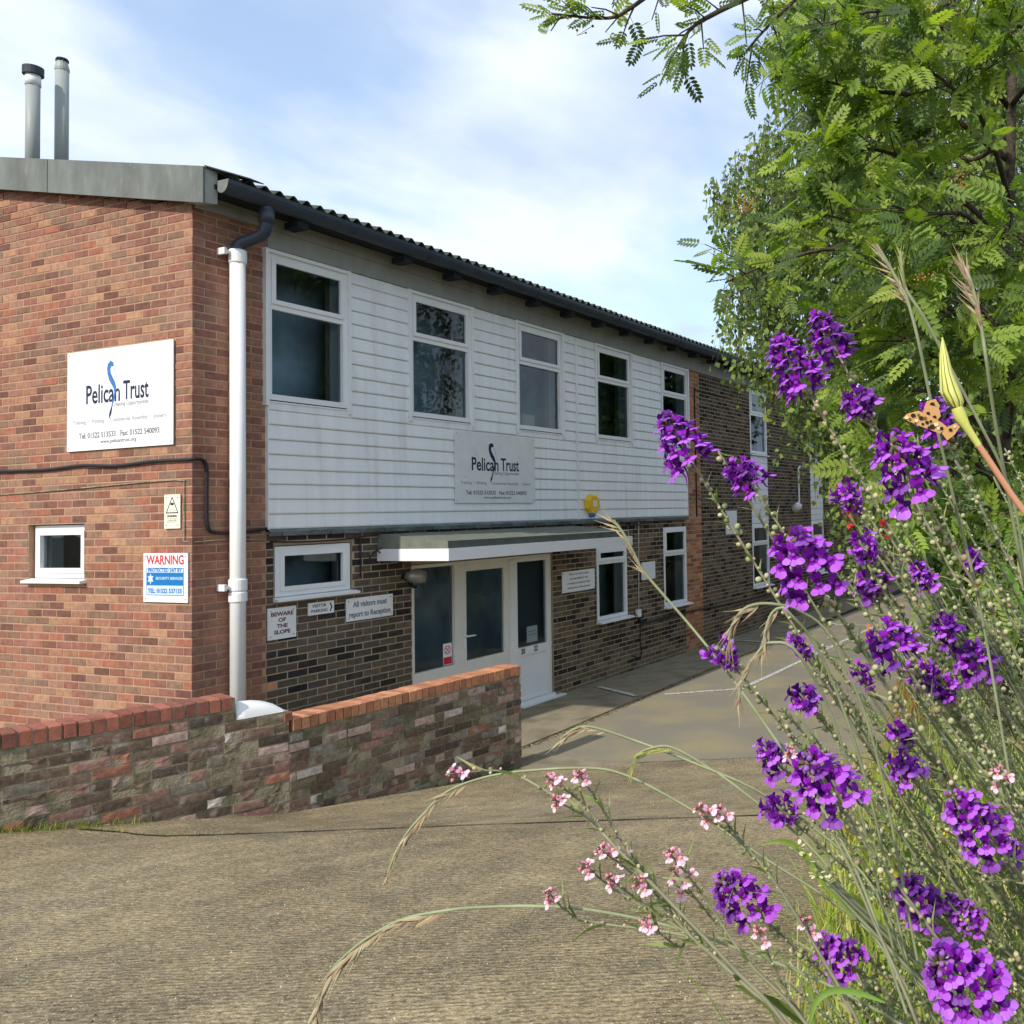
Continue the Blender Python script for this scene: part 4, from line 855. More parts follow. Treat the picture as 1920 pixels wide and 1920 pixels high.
# ---------------------------------------------------------------- grass blades
def blades(name, pts, hr, wr, cols, lean=.5, seg=3, kind='stuff', label=None, cat=None, m_='grass', parent=None):
    mb = MB()
    for p in pts:
        h = random.uniform(*hr); w_ = random.uniform(*wr); a = random.uniform(0, 6.283); l_ = random.uniform(.1, lean)*h
        d = Vector((math.cos(a), math.sin(a), 0)); s_ = Vector((-d.y, d.x, 0)); c = jit(lin(random.choice(cols)), .2); prev = None
        for k in range(seg+1):
            t = k/seg; q = Vector(p)+Vector((0, 0, h*(t-.25*t*t*lean)))+d*l_*t*t; ww = w_*(1-t**1.6)/2+.0002
            cur = (q-s_*ww, q+s_*ww)
            if prev: mb.face([prev[0], prev[1], cur[1], cur[0]], c)
            prev = cur
    return tag(mb.obj(name, M[m_], parent, color=True), label, cat, kind=kind)
GR = [(120, 140, 60), (150, 168, 66), (100, 122, 48), (170, 160, 90), (186, 190, 90)]
pts = []
for _ in range(420):
    a = random.gauss(-1.55, .28); q = J+LF.P(a, 0, .02+abs(random.gauss(0, .035))); pts.append((q.x, q.y, gz(q.x, q.y)))
blades('grass_tuft', pts, (.02, .09), (.002, .005), GR, 1.2, label='short yellow green grass growing at the foot of the left part of the garden wall', cat='grass')
pts = []
for _ in range(500):
    a = random.triangular(1.1, 2.6, 2.3); q = J+RF.P(a, 0, .01+abs(random.gauss(0, .03))); pts.append((q.x, q.y, gz(q.x, q.y)))
blades('grass_tuft', pts, (.02, .07), (.002, .005), [(70, 96, 40), (92, 118, 52), (60, 80, 40)], 1.0, label='dark green weeds at the foot of the right end of the garden wall', cat='weeds')
pts = []
for _ in range(260):
    t = random.random()**2; x, y = -1.62+.3*t+random.gauss(0, .012), -1.30-1.2*t; pts.append((x, y, gz(x, y)))
blades('joint_weeds', pts, (.01, .045), (.002, .004), GR, 1.2, label='tiny weeds growing in the joint of the concrete slope near the garden wall', cat='weeds')
# ---------------------------------------------------------------- verge
def vedge(x): return float(np.interp(x, (-12, -5.5, -2.87, 1.9, 8.6, 20, 60), (-7.6, -7.3, -6.86, -5.65, -4.05, -3.4, -3.4)))
def vz(x, y): t = max(0, vedge(x)-y); return gz(x, y)+.03+.22*(1-math.exp(-t*1.2))
sheet('verge', [-12+i*.4 for i in range(150)], lambda x: -16, lambda x: vedge(x), 24, lambda x, y: vz(x, y) - (.06 if y > vedge(x)-.01 else 0), M['earth'])
pts = []; 
for _ in range(5200):
    d = random.uniform(.9, 1)*random.choice((1.6, 2.5, 3.5, 5, 7, 10)) + random.uniform(0, 2); x_ = random.uniform(1430, 2050); p = at(x_, 900, d)
    if p.y < vedge(p.x)-.03: pts.append((p.x, p.y, vz(p.x, p.y)-.01))
blades('verge_grass', pts[:3600], (.18, .60), (.004, .010), [(150, 170, 66), (120, 146, 60), (178, 190, 84), (200, 186, 116), (134, 158, 60)], .9, label='long green grass covering the verge behind the flowers', cat='grass')
pts = []
for _ in range(900):
    x = random.uniform(-2.6, 7); y = vedge(x)-abs(random.gauss(0, .22)); pts.append((x, y, vz(x, y)-.02))
blades('dry_grass', pts, (.10, .38), (.004, .008), [(196, 128, 70), (178, 110, 66), (190, 150, 90), (150, 120, 60)], 1.0, label='strip of orange brown dry grass along the edge of the drive', cat='grass')

# ---------------------------------------------------------------- leaves and trees
def scatter(name, V, Fc, T, cols, m_, parent=None, kind=None, facecol=None):
    V = np.array(V, float); nv = len(V); n = len(T); Ts = np.array([np.array(t)[:3, :] for t in T])
    P = np.einsum('nij,vj->nvi', Ts[:, :, :3], V)+Ts[:, None, :, 3]
    me = bpy.data.meshes.new(name); lens = [len(f) for f in Fc]; flat = np.concatenate([np.array(f) for f in Fc])
    me.vertices.add(n*nv); me.vertices.foreach_set('co', P.reshape(-1))
    loops = (flat[None, :]+np.arange(n)[:, None]*nv).reshape(-1); me.loops.add(len(loops)); me.loops.foreach_set('vertex_index', loops.astype(np.int32))
    ll = np.tile(lens, n); st = np.concatenate([[0], np.cumsum(ll)[:-1]]); me.polygons.add(len(ll)); me.polygons.foreach_set('loop_start', st.astype(np.int32)); me.polygons.foreach_set('loop_total', ll.astype(np.int32))
    me.update(calc_edges=True); a = me.color_attributes.new('Col', 'FLOAT_COLOR', 'CORNER')
    C = np.ones((n, len(flat), 4)); C[:, :, :3] = np.array(cols)[:, None, :]; a.data.foreach_set('color', C.reshape(-1)); me.materials.append(M[m_])
    me.validate(); return link(name, me, parent, kind=kind)
def basis(x, up=Vector((0, 0, 1)), roll=0.0):
    x = Vector(x).normalized(); y = up.cross(x)
    y = y.normalized() if y.length > 1e-4 else x.orthogonal().normalized()
    z = x.cross(y); mt = Matrix((x, y, z)).transposed()
    return (mt @ Matrix.Rotation(roll, 3, 'X')).to_4x4()
# rowan leaf: rachis along +x, leaflets either side
lm_ = MB(); lm_.add([(0, -.008, 0), (0, .008, 0), (.9, .003, -.05), (.9, -.003, -.05)], [(0, 1, 2, 3)])
def leaflet(x0, ang, ln, wd, z0):
    c_, s_ = math.cos(ang), math.sin(ang)
    P = [(0, 0, 0), (.35, wd, -.02), (.75, wd*.85, -.03), (1, 0, -.06), (.75, -wd*.85, -.03), (.35, -wd, -.02)]
    P = [(p[0]*ln, p[1]*ln, p[2]*ln+(.10*ln*abs(p[1])/wd)) for p in P]
    lm_.add([(x0+p[0]*c_-p[1]*s_, p[0]*s_+p[1]*c_, z0+p[2]) for p in P], [(0, 3, 2, 1), (0, 5, 4, 3)])
for i in range(6):
    x = .26+i*.125; ln = .30-.018*abs(i-2.2)
    for s_ in (1, -1): leaflet(x, s_*(1.15-.06*i), ln, .21, -.05*x)
leaflet(.90, 0, .26, .18, -.05)
RLV, RLF = lm_.v, lm_.f
RME = lm_.mesh('leaf', M['rowanO'])
def branch_tube(mb, pts, r0, r1, n=6):
    P = catmull(pts, 5); K = len(P); mb.tube(P, [r0+(r1-r0)*i/(K-1) for i in range(K)], n); return P
ROW = tag(empty('rowan_tree', at(1900, 2600, 4.9)), 'rowan tree with feathery divided leaves filling the upper right', 'tree')
Ro = ROW.location.copy(); loc = lambda p: Vector(p)-Ro
mb = MB(); tr = branch_tube(mb, [loc(at(1900, 2600, 4.9)), loc(at(1890, 1500, 4.85)), loc(at(1885, 700, 4.8)), loc(at(1900, 0, 4.8)), loc(at(1890, -900, 4.9))], .042, .018, 10); mb.obj('trunk', M['bark'], ROW, smooth=True)
rb = [  # branches: start(px,py,d) ... tip
 [(1888, 900, 4.8), (1800, 740, 4.5), (1740, 660, 4.2), (1690, 630, 4.0)],
 [(1888, 700, 4.8), (1760, 560, 4.5), (1600, 470, 4.3), (1460, 490, 4.1), (1360, 530, 4.0)],
 [(1888, 620, 4.8), (1700, 470, 4.6), (1600, 420, 4.5), (1540, 400, 4.4)],
 [(1888, 450, 4.8), (1750, 330, 4.5), (1640, 280, 4.4), (1570, 300, 4.3)],
 [(1890, 300, 4.8), (1740, 190, 4.6), (1620, 170, 4.5), (1540, 150, 4.4)],
 [(1890, 200, 4.8), (1780, 60, 4.4), (1650, 20, 4.2), (1520, 60, 4.1)],
 [(1890, 760, 4.8), (1820, 640, 4.2), (1740, 560, 3.9), (1660, 520, 3.7)],
 [(1890, 820, 4.8), (1900, 700, 4.2), (1860, 600, 3.9), (1780, 560, 3.6)],
 [(1895, 1000, 4.8), (1860, 900, 4.3), (1780, 840, 4.1), (1700, 850, 4.0)],
 [(1895, 1100, 4.8), (1900, 1010, 4.2), (1850, 950, 3.9), (1800, 980, 3.8)],
 [(1895, 560, 4.8), (1830, 420, 4.3), (1760, 400, 4.0), (1690, 420, 3.9)],
 [(1895, 380, 4.8), (1850, 240, 4.3), (1780, 160, 4.1), (1720, 120, 4.0)],
 [(1895, 100, 4.8), (1800, -60, 4.6), (1640, -90, 4.4), (1500, -20, 4.3)],
 [(1895, 640, 4.8), (1740, 600, 4.8), (1660, 590, 4.9), (1600, 600, 4.9)],
 [(1895, 520, 4.8), (1740, 420, 5.2), (1620, 350, 5.3), (1560, 270, 5.2)],
 [(1900, 1150, 4.8), (1960, 1080, 4.3), (1940, 1030, 4.0), (1900, 1080, 3.9)],
 [(1895, 850, 4.8), (1760, 740, 5.2), (1660, 740, 5.3), (1620, 760, 5.3)],
]
leafT = []; LG = [(146, 166, 74), (116, 136, 62), (134, 154, 66), (100, 122, 58), (154, 168, 78), (92, 112, 64), (122, 144, 68), (78, 98, 58)]
def add_leaf(p, dr, sc=.17):
    up = Vector((-.75+random.uniform(-.6, .6), random.uniform(-.6, .6), .8)); T = Matrix.Translation(loc(p)) @ basis(dr, up, random.uniform(-.7, .7)) @ Matrix.Diagonal((sc, sc*random.uniform(.7, 1.2), sc*random.uniform(.4, 1.8), 1)); leafT.append((T, (Vector(p)-CAM).length))
vis = []
def leafy_branch(pts, r0=.018, twn=10, lf=6, lsc=(.145, .205), drop=.5, tw=.40):
    mb = MB(); P = branch_tube(mb, [loc(at(*p)) for p in pts], r0, .004, 6); mb.obj('branch', M['bark'], ROW, smooth=True)
    tb_ = MB(); K = len(P)
    for k in range(twn):
        i = int(K*(.22+.78*(k+.5)/twn)); i = min(i, K-2); t = (P[i+1]-P[i]).normalized()
        side = Vector((random.uniform(-1, 1), random.uniform(-1, 1), random.uniform(-.7, .8))); side = (side-t*side.dot(t)).normalized()
        dr = (t*.6+side*.8).normalized(); L_ = random.uniform(.5, 1.2)*tw; q = [P[i]+dr*L_*s_+Vector((0, 0, -.10*drop*s_*s_)) for s_ in (0, .5, 1)]
        tb_.tube(q, [.004, .003, .002], 4, cap=False)
        for j in range(lf):
            s_ = (j+1)/lf; pp = q[0].lerp(q[2], s_); a = Vector((random.uniform(-1, 1), random.uniform(-1, 1), random.uniform(-.9, .45)*drop*2)); a = (a+dr*.7).normalized()
            add_leaf(Ro+pp, a, random.uniform(*lsc))
    for j in range(5):
        a = (P[-1]-P[-3]).normalized()+Vector((random.uniform(-1, 1), random.uniform(-1, 1), random.uniform(-1, .3)))*.8; add_leaf(Ro+P[-1-j % 3], a, random.uniform(*lsc))
    tb_.obj('twigs', M['bark'], ROW, smooth=True, kind='stuff')
rb += [[(1895, 420, 4.9), (1800, 520, 5.4), (1720, 540, 5.6), (1660, 560, 5.7)], [(1895, 250, 4.9), (1820, 300, 5.4), (1740, 260, 5.6), (1640, 300, 5.8)], [(1895, 900, 4.9), (1820, 880, 5.6), (1740, 900, 5.8), (1690, 960, 5.9)], [(1895, 60, 4.8), (1860, -30, 5.2), (1760, 20, 5.5), (1660, 120, 5.6)], [(1895, 700, 4.8), (1960, 600, 4.4), (1940, 480, 4.1), (1880, 420, 4.0)], [(1895, 200, 4.8), (1950, 120, 4.4), (1930, 60, 4.1), (1880, 40, 4.0)]]
for i_, b_ in enumerate(rb): leafy_branch(b_, twn=12 if i_ != 1 else 11, lf=7 if i_ != 1 else 5, drop=.5 if i_ != 1 else .16, tw=.40 if i_ != 1 else .24, lsc=(.145, .205) if i_ != 1 else (.12, .16))
# overhanging top branch, closer
leafy_branch([(1700, -220, 3.6), (1480, -50, 3.2), (1350, 20, 3.0), (1300, 50, 2.95), (1268, 92, 2.95)], .014, 12, 4, (.075, .10), .28, .13)
leafy_branch([(1480, -50, 3.2), (1300, -60, 3.1), (1190, 10, 3.0), (1140, 34, 3.0), (1035, 26, 3.0)], .010, 10, 3, (.07, .095), .28, .11)
leafy_branch([(1560, -60, 3.3), (1480, 10, 3.2), (1430, 60, 3.15), (1400, 95, 3.1)], .008, 8, 3, (.075, .10), .3, .12)
leafT.sort(key=lambda k: k[1])
def on_screen(T):
    x, y, z = proj(Ro+T.translation); return -40 < x < 1960 and -40 < y < 1960
seen = [k for k in leafT if on_screen(k[0])]; rest = [k for k in leafT if not on_screen(k[0])]
for T, d in seen[:300]:
    o = bpy.data.objects.new('leaf', RME); COL.objects.link(o); o.parent = ROW; o.matrix_local = T; o.color = (*jit(lin(random.choice(LG)), .15), 1)
rest = seen[300:]+rest
scatter('foliage', RLV, RLF, [k[0] for k in rest], [jit(lin(random.choice(LG)), .15) for _ in rest], 'rowan', ROW, 'stuff')
# berries
def berries(px, py, d, n, sp, col_m='berry'):
    c_ = loc(at(px, py, d)); mb = MB()
    for _ in range(n):
        q = c_+Vector((random.gauss(0, sp), random.gauss(0, sp), random.gauss(0, sp*.7))); r_ = random.uniform(.0035, .005)
        mb.tube([q-Vector((0, 0, r_)), q-Vector((0, 0, r_*.3)), q+Vector((0, 0, r_*.3)), q+Vector((0, 0, r_))], [r_*.3, r_, r_, r_*.3], 6)
        if random.random() < .4: mb.tube([q, c_+Vector((0, 0, -.04))], .0012, 3, cap=False)
    mb.obj('berry_cluster', M[col_m], ROW, smooth=True, kind='stuff')
berries(1735, 525, 3.6, 55, .032); berries(1760, 20, 4.0, 60, .045); berries(1800, 340, 4.2, 60, .045); berries(1395, 385, 4.3, 40, .04); berries(1915, 1040, 3.8, 25, .02); berries(1082, 45, 3.0, 8, .02)

# birch behind, pendulous twigs with small leaves
BI = tag(empty('birch_tree', at(1860, 1120, 12)), 'tall birch with small hanging leaves standing behind the feathery leaved rowan', 'tree'); Bo = BI.location.copy()
mb = MB(); branch_tube(mb, [at(1862, 1150, 12)-Bo, at(1858, 800, 11.9)-Bo, at(1866, 300, 12)-Bo, at(1850, -200, 12)-Bo, at(1840, -900, 12)-Bo], .13, .06, 10); mb.obj('trunk', M['birchbark'], BI, smooth=True)
SIL = [(1318, 352), (1372, 292), (1400, 262), (1440, 215), (1520, 262), (1570, 195), (1500, 185), (1442, 150), (1440, 60), (1500, -60), (1960, -60), (1960, 1010), (1700, 1025), (1655, 935), (1612, 1000), (1565, 965), (1545, 870), (1490, 800), (1430, 715), (1385, 640), (1345, 590), (1368, 520), (1392, 470), (1352, 425)]
def inside(x, y):
    c_ = False; n = len(SIL); j = n-1
    for i in range(n):
        xi, yi = SIL[i]; xj, yj = SIL[j]
        if (yi > y) != (yj > y) and x < (xj-xi)*(y-yi)/(yj-yi)+xi: c_ = not c_
        j = i
    return c_
BLV = [(0, 0, 0), (.45, .36, .02), (1, 0, -.1), (.45, -.36, .02)]; BLF = [(0, 3, 2), (0, 2, 1)]
bT = []; bc = []; tb_ = MB(); BG = [(104, 126, 64), (120, 142, 70), (90, 110, 62), (138, 154, 76), (84, 100, 60)]
for k in range(6600):
    for _ in range(60):
        x, y = random.uniform(1310, 1960), random.uniform(-60, 1000)
        if inside(x, y): break
    if y > 640 and x > 1700 and random.random() < .35: continue
    d = random.uniform(9.5, 13.0); p = at(x, y, d); L_ = random.uniform(.3, .9); drf = Vector((random.uniform(-.25, .25), random.uniform(-.25, .25), -1)); n = int(L_/.06)
    q = [p+drf*L_*s_+Vector((.05*math.sin(3*s_+k), 0, 0)) for s_ in (0, .35, .7, 1)]
    e = proj(q[-1])
    if not inside(e[0], min(e[1], 990)) and random.random() < .75: q = [p+(v-p)*.35 for v in q]; n = max(3, n//3)
    tb_.tube([v-Bo for v in q], [.004, .003, .002, .0015], 3, cap=False)
    for j in range(n):
        s_ = j/n; v = q[0].lerp(q[3], s_)+Vector((random.uniform(-.06, .06), random.uniform(-.06, .06), random.uniform(-.03, .03)))
        dd = Vector((random.uniform(-1, 1), random.uniform(-1, 1), random.uniform(-1.6, -.1))); sc = random.uniform(.06, .10)
        bT.append(Matrix.Translation(v-Bo) @ basis(dd, Vector((-.8+random.uniform(-1, 1), random.uniform(-1, 1), .5)), 0) @ Matrix.Diagonal((sc, sc, sc, 1))); bc.append(jit(lin(random.choice(BG)), .15))
tb_.obj('twigs', M['bark'], BI, smooth=True, kind='stuff'); scatter('foliage', BLV, BLF, bT, bc, 'birch', BI, 'stuff')
for pts in ([(1862, 700, 12), (1700, 560, 11.5), (1520, 400, 11), (1380, 330, 10.6)], [(1862, 500, 12), (1720, 330, 11.5), (1600, 220, 11), (1520, 150, 10.8)], [(1862, 760, 12), (1700, 660, 11.6), (1540, 560, 11.3), (1400, 500, 11)], [(1860, 300, 12), (1760, 120, 11.6), (1640, 10, 11.3), (1500, 20, 11)], [(1860, 860, 12), (1740, 780, 12.2), (1600, 760, 12.4), (1560, 860, 12.4)], [(1860, 250, 12), (1900, 60, 12), (1930, -60, 12), (1960, -200, 12)]):
    mb = MB(); branch_tube(mb, [at(*p)-Bo for p in pts], .035, .006, 5); mb.obj('branch', M['bark'], BI, smooth=True)
# trees and bushes further off
def leafy_tree(name, label, x, y, zc, rad, hh, n, lsz, cols, trunk_r=.12, cat='tree', group=None, z0=0.0, clumps=26):
    o = tag(empty(name, (x, y, z0)), label, cat, group); T = []; C = []
    mb = MB(); mb.tube([(0, 0, -.1), (.05, .03, zc*.5), (0, .1, zc)], [trunk_r, trunk_r*.8, trunk_r*.5], 8); mb.obj('trunk', M['bark'], o, smooth=True)
    cl = []
    for k in range(clumps):
        v = Vector((random.gauss(0, 1), random.gauss(0, 1), random.gauss(0, 1))).normalized()*random.uniform(.45, 1)
        cl.append(Vector((v.x*rad, v.y*rad, zc+v.z*hh)))
    mb = MB()
    for c_ in cl[::2]: mb.tube([(0, 0, zc*.45), (c_.x*.5, c_.y*.5, zc*.45+(c_.z-zc*.45)*.6), c_], [trunk_r*.4, trunk_r*.25, .01], 5, cap=False)
    mb.obj('limbs', M['bark'], o, smooth=True, kind='stuff')
    for i in range(n):
        c_ = random.choice(cl); v = Vector((random.gauss(0, 1), random.gauss(0, 1), random.gauss(0, 1))).normalized()*rad*.42*random.random()**.4
        dd = Vector((random.uniform(-1, 1), random.uniform(-1, 1), random.uniform(-1, .4))); sc = lsz*random.uniform(.7, 1.3); v.z *= .75
        T.append(Matrix.Translation(c_+v) @ basis(dd, Vector((random.uniform(-1, 1), random.uniform(-1, 1), 1))) @ Matrix.Diagonal((sc, sc, sc, 1))); C.append(jit(lin(random.choice(cols)), .2))
    scatter('crown', BLV, BLF, T, C, 'birch', o, 'stuff'); return o
DG = [(62, 84, 36), (76, 100, 42), (54, 72, 34), (92, 116, 50)]
leafy_tree('bush', 'dark green bush on the verge nearest to the rowan trunk', 7.0, -7.0, 2.0, 1.6, 1.9, 15000, .13, DG, .05, 'bush')
leafy_tree('bush', 'dense dark bush on the verge beyond the birch', 12.5, -5.6, 2.2, 1.9, 2.3, 15000, .15, DG, .06, 'bush')
leafy_tree('roadside_tree', 'dark leafy tree far behind the rowan at the right edge', 18.5, -6.6, 4.4, 2.8, 4.2, 16000, .22, DG)
leafy_tree('roadside_tree', 'leafy tree beyond the far end of the brick building', 31, -1.5, 3.4, 3.6, 3.6, 9000, .26, DG)
for i, (x, y) in enumerate(((8.5, -17), (14, -18), (20.5, -17.5), (27, -18), (35, -17))):
    leafy_tree('hedge_tree', 'dark tree in the row across the road that the windows mirror', x, y, 3.0, 3.0, 2.8, 4500, .30, DG, .15, group='trees across the road mirrored in the windows', clumps=22)

# ---------------------------------------------------------------- toadflax
def lobe(mb, base, dr, up, ln, wd, c0, c1, curl=.2):
    dr = Vector(dr).normalized(); up = Vector(up).normalized(); s_ = dr.cross(up).normalized(); B_ = Vector(base); pts = []
    P = [(0, .22), (.35, .75), (.72, 1.0), (.95, .6)]
    rowsL = [B_+dr*ln*t+s_*wd*.5*w_+up*curl*ln*t*t-up*.12*ln*w_ for t, w_ in P]; rowsR = [B_+dr*ln*t-s_*wd*.5*w_+up*curl*ln*t*t-up*.12*ln*w_ for t, w_ in P]; mid = [B_+dr*ln*t+up*curl*ln*t*t for t, _ in P]; tip = B_+dr*ln*1.06+up*curl*ln
    for i in range(3):
        c = c0 if i == 0 else c1
        mb.face([rowsL[i], mid[i], mid[i+1], rowsL[i+1]], c); mb.face([mid[i], rowsR[i], rowsR[i+1], mid[i+1]], c)
    mb.face([rowsL[3], mid[3], tip], c1); mb.face([mid[3], rowsR[3], tip], c1)
def floret_mesh(name, m_, dark, midc, light, pale):
    mb = MB()   # x outward, z up; unit length about 1
    mb.tube([(-.05, 0, 0), (.30, 0, .02), (.45, 0, 0)], [.07, .16, .17], 5, dark, cap=False)
    mb.tube([(.05, 0, -.05), (-.05, 0, -.35), (.02, 0, -.75)], [.07, .045, .008], 4, midc, cap=False)
    lobe(mb, (.40, .07, .12), (.25, .22, 1), (-1, .2, .2), .52, .34, dark, midc, .12); lobe(mb, (.40, -.07, .12), (.25, -.22, 1), (-1, -.2, .2), .52, .34, dark, midc, .12)
    lobe(mb, (.46, .12, -.02), (.55, .62, -.55), (.7, .1, .7), .52, .46, midc, light, -.15); lobe(mb, (.46, -.12, -.02), (.55, -.62, -.55), (.7, -.1, .7), .52, .46, midc, light, -.15); lobe(mb, (.48, 0, -.05), (.6, 0, -.85), (.8, 0, .5), .46, .36, midc, light, -.15)
    mb.tube([(.42, 0, .02), (.56, 0, .03), (.62, 0, -.02)], [.12, .11, .03], 6, pale)
    return mb.mesh(name, M[m_], smooth=False, color=True)
PUR = (lin((98, 5, 122)), lin((134, 24, 164)), lin((186, 98, 218)), lin((150, 48, 186)))
PUR2 = (lin((100, 10, 134)), lin((140, 34, 176)), lin((192, 116, 224)), lin((158, 66, 194)))
PNK = (lin((206, 130, 158)), lin((232, 180, 204)), lin((244, 214, 228)), lin((240, 200, 170)))
PUR3 = (lin((70, 10, 96)), lin((98, 26, 132)), lin((140, 80, 170)), lin((110, 50, 140)))
FLM = [floret_mesh('flower', 'petal', *PUR), floret_mesh('flower', 'petal', *PUR2), floret_mesh('flower', 'petal', *PUR), floret_mesh('flower', 'petal', *PUR3)]; PKM = floret_mesh('flower', 'pinkp', *PNK)
mb = MB(); mb.tube([(0, 0, 0), (.9, 0, 0), (1.0, 0, 0)], [.10, .12, .5], 5, cap=False); mb.tube([(1.0, 0, 0), (1.25, 0, 0), (1.8, 0, 0), (2.5, 0, 0), (2.9, 0, 0), (3.0, 0, 0)], [.5, .8, 1.0, .85, .4, .12], 7); CAPM = mb.mesh('seed_capsule', M['capsule'], smooth=True)
mb = MB(); mb.tube([(0, 0, 0), (.5, 0, 0), (1.0, 0, 0), (1.3, 0, 0)], [.10, .34, .36, .08], 6); 
def bud_mesh(cols):
    b_ = MB(); b_.tube([(0, 0, 0), (.4, 0, 0), (.8, 0, 0)], [.12, .3, .36], 6, cols[0], cap=False); b_.tube([(.8, 0, 0), (1.15, 0, .03), (1.5, 0, .06)], [.36, .34, .1], 6, cols[1]); return b_.mesh('bud', M['petal'], True, True)
BUDM = bud_mesh((lin((120, 110, 80)), lin((170, 110, 190)))); BUDK = bud_mesh((lin((150, 80, 70)), lin((226, 150, 160)))); BUDT = bud_mesh((lin((130, 130, 80)), lin((176, 150, 120))))
CAPC = [(158, 164, 116), (172, 170, 126), (140, 150, 100), (182, 174, 136), (124, 134, 90), (150, 136, 102), (112, 122, 78)]
UPW_ = Vector((0, 0, 1))
def put(name, me, parent, p, dr, sc, up=UPW_, col=None, roll=0):
    o = bpy.data.objects.new(name, me); COL.objects.link(o); o.parent = parent; o.matrix_local = Matrix.Translation(p) @ basis(dr, up, roll) @ Matrix.Diagonal((sc, sc, sc, 1))
    if col: o.color = (*col, 1)
    return o
def base_pt(px, far=None):
    k = (px-1300)/600; fwd = .95+random.uniform(-.15, .35); rgt = .50+.32*k+random.uniform(-.08, .08)
    p = CAM+f0*fwd+r0*rgt; return Vector((p.x, p.y, vz(p.x, p.y)-.02))
def toadflax(tip, w_, h_, label, kind='purple', d=None, bend=.12, caps=60, base=None, group=None, caplen=.24, name='toadflax', cat='flower', via=None):
    """tip: pixel of the cluster centre. builds stem > flowers, buds, seed capsules"""
    if d is None: d = min(max(.041*F/max(w_, 30), .44), .68)
    c_ = at(tip[0], tip[1], d); hw = h_/F*d*1.02; ww = w_/F*d*1.08; base = base or base_pt(tip[0])
    axis0 = (c_-base).normalized(); topp = c_+axis0*hw*.55
    mid = base.lerp(c_, .55)+r0*random.uniform(-.5 if kind == 'seed' else .2, 1)*bend*.5+f0*random.uniform(-.05, .05)+Vector((0, 0, -.03))
    if via:
        vp = [at(*v, d+.02) for v in via]; axis0 = (c_-vp[0]).normalized(); P = catmull([base]+vp[::-1]+[c_+axis0*hw*.9], 8)
    else: P = catmull([base, mid, c_-axis0*hw*.5, topp+axis0*hw*.35], 10)
    P = [p-base for p in P]; t_ = tag(empty(name, base), label, cat, group)
    mb = MB(); K = len(P); mb.tube(P, [.0017-.0011*i/(K-1) for i in range(K)], 5, cap=False); mb.obj('stem', M['stem' if kind == 'seed' else 'stemb'], t_, smooth=True)
    cum = [0]
    for i in range(1, K): cum.append(cum[-1]+(P[i]-P[i-1]).length)
    LT = cum[-1]
    def pos(s_):
        s_ = max(0, min(LT-1e-4, s_)); i = max(k for k in range(K) if cum[k] <= s_); i = min(i, K-2); f_ = (s_-cum[i])/(cum[i+1]-cum[i]); return P[i].lerp(P[i+1], f_), (P[i+1]-P[i]).normalized()
    stop = LT-hw*.35; sbot = stop-hw
    ga = random.uniform(0, 6); fs = min(.0145, max(.0095, ww*.38))*(.85 if kind == 'pink' else 1)
    if kind in ('purple', 'pink') and w_ > 0:
        n = int(min(60, max(8, 3.0*hw*ww/(fs*fs)))) if kind == 'purple' else int(max(3, 1.3*hw*ww/(fs*fs)))
        for i in range(n):
            u = (i+.5)/n; p, t = pos(sbot+hw*u); ga += 2.399; o1 = t.orthogonal().normalized(); o2 = t.cross(o1); rd = (o1*math.cos(ga)+o2*math.sin(ga)); rr = max(0, ww*.5*(1-.35*u**2)-fs*.75)
            out_ = (rd+t*(.25+.5*u)+Vector((0, 0, .1))).normalized(); sc = fs*(1.0-.22*u)*random.uniform(.72, 1.18)
            put('flower', PKM if kind == 'pink' else random.choice(FLM), t_, p+rd*max(rr, .001), out_, sc, t+Vector((0, 0, .6)), roll=random.uniform(-.3, .3))
        nb_ = 14 if kind == 'purple' else 4
        for i in range(nb_):
            u = i/nb_; p, t = pos(stop-hw*.06+hw*.38*u); ga += 2.399; o1 = t.orthogonal().normalized(); o2 = t.cross(o1); rd = (o1*math.cos(ga)+o2*math.sin(ga))
            put('bud', (BUDK if kind == 'pink' else BUDM) if u < .6 else BUDT, t_, p+rd*.0008, (rd*(1-.5*u)+t*(.5+.8*u)), fs*(.40-.22*u))
    for i in range(caps):
        s_ = sbot-.004-caplen*(i/max(caps, 1))**1.1+random.uniform(-.004, .004); p, t = pos(s_)
        if s_ < .05: break
        ga += 2.399; o1 = t.orthogonal().normalized(); o2 = t.cross(o1); rd = (o1*math.cos(ga)+o2*math.sin(ga)); sz = random.uniform(.0011, .0025)*(.85 if kind == 'seed' else 1)*(.55 if kind == 'pink' else 1)
        if random.random() < .12: continue
        put('seed_capsule', CAPM, t_, p, (rd*random.uniform(.6, 1.3)+t*random.uniform(.3, 1.3)+Vector((0, 0, .2))), sz, col=jit(lin(random.choice(CAPC)), .12))
    mb = MB()
    for i in range(48 if kind != 'pink' else 9):
        s_ = sbot-.006-i*.009-i*i*.00012-random.uniform(0, .008)
        if s_ < .05: break
        p, t = pos(s_); ga += 2.399; o1 = t.orthogonal().normalized(); o2 = t.cross(o1); rd = (o1*math.cos(ga)+o2*math.sin(ga)); L_ = random.uniform(.010, .024)*(1 if kind == 'pink' else .6+.025*i); wdt = random.uniform(.0008, .0016); sd = rd.cross(t).normalized()*wdt
        q0 = p; q1 = p+(rd*.6+t*.8)*L_*.5; q2 = p+(rd+t*.9)*L_*.95; cc = jit(lin(random.choice([(150, 158, 104), (134, 150, 88), (168, 164, 120), (108, 126, 70)])), .1)
        mb.face([q0-sd*.6, q0+sd*.6, q1+sd, q1-sd], cc); mb.face([q1-sd, q1+sd, q2], cc)
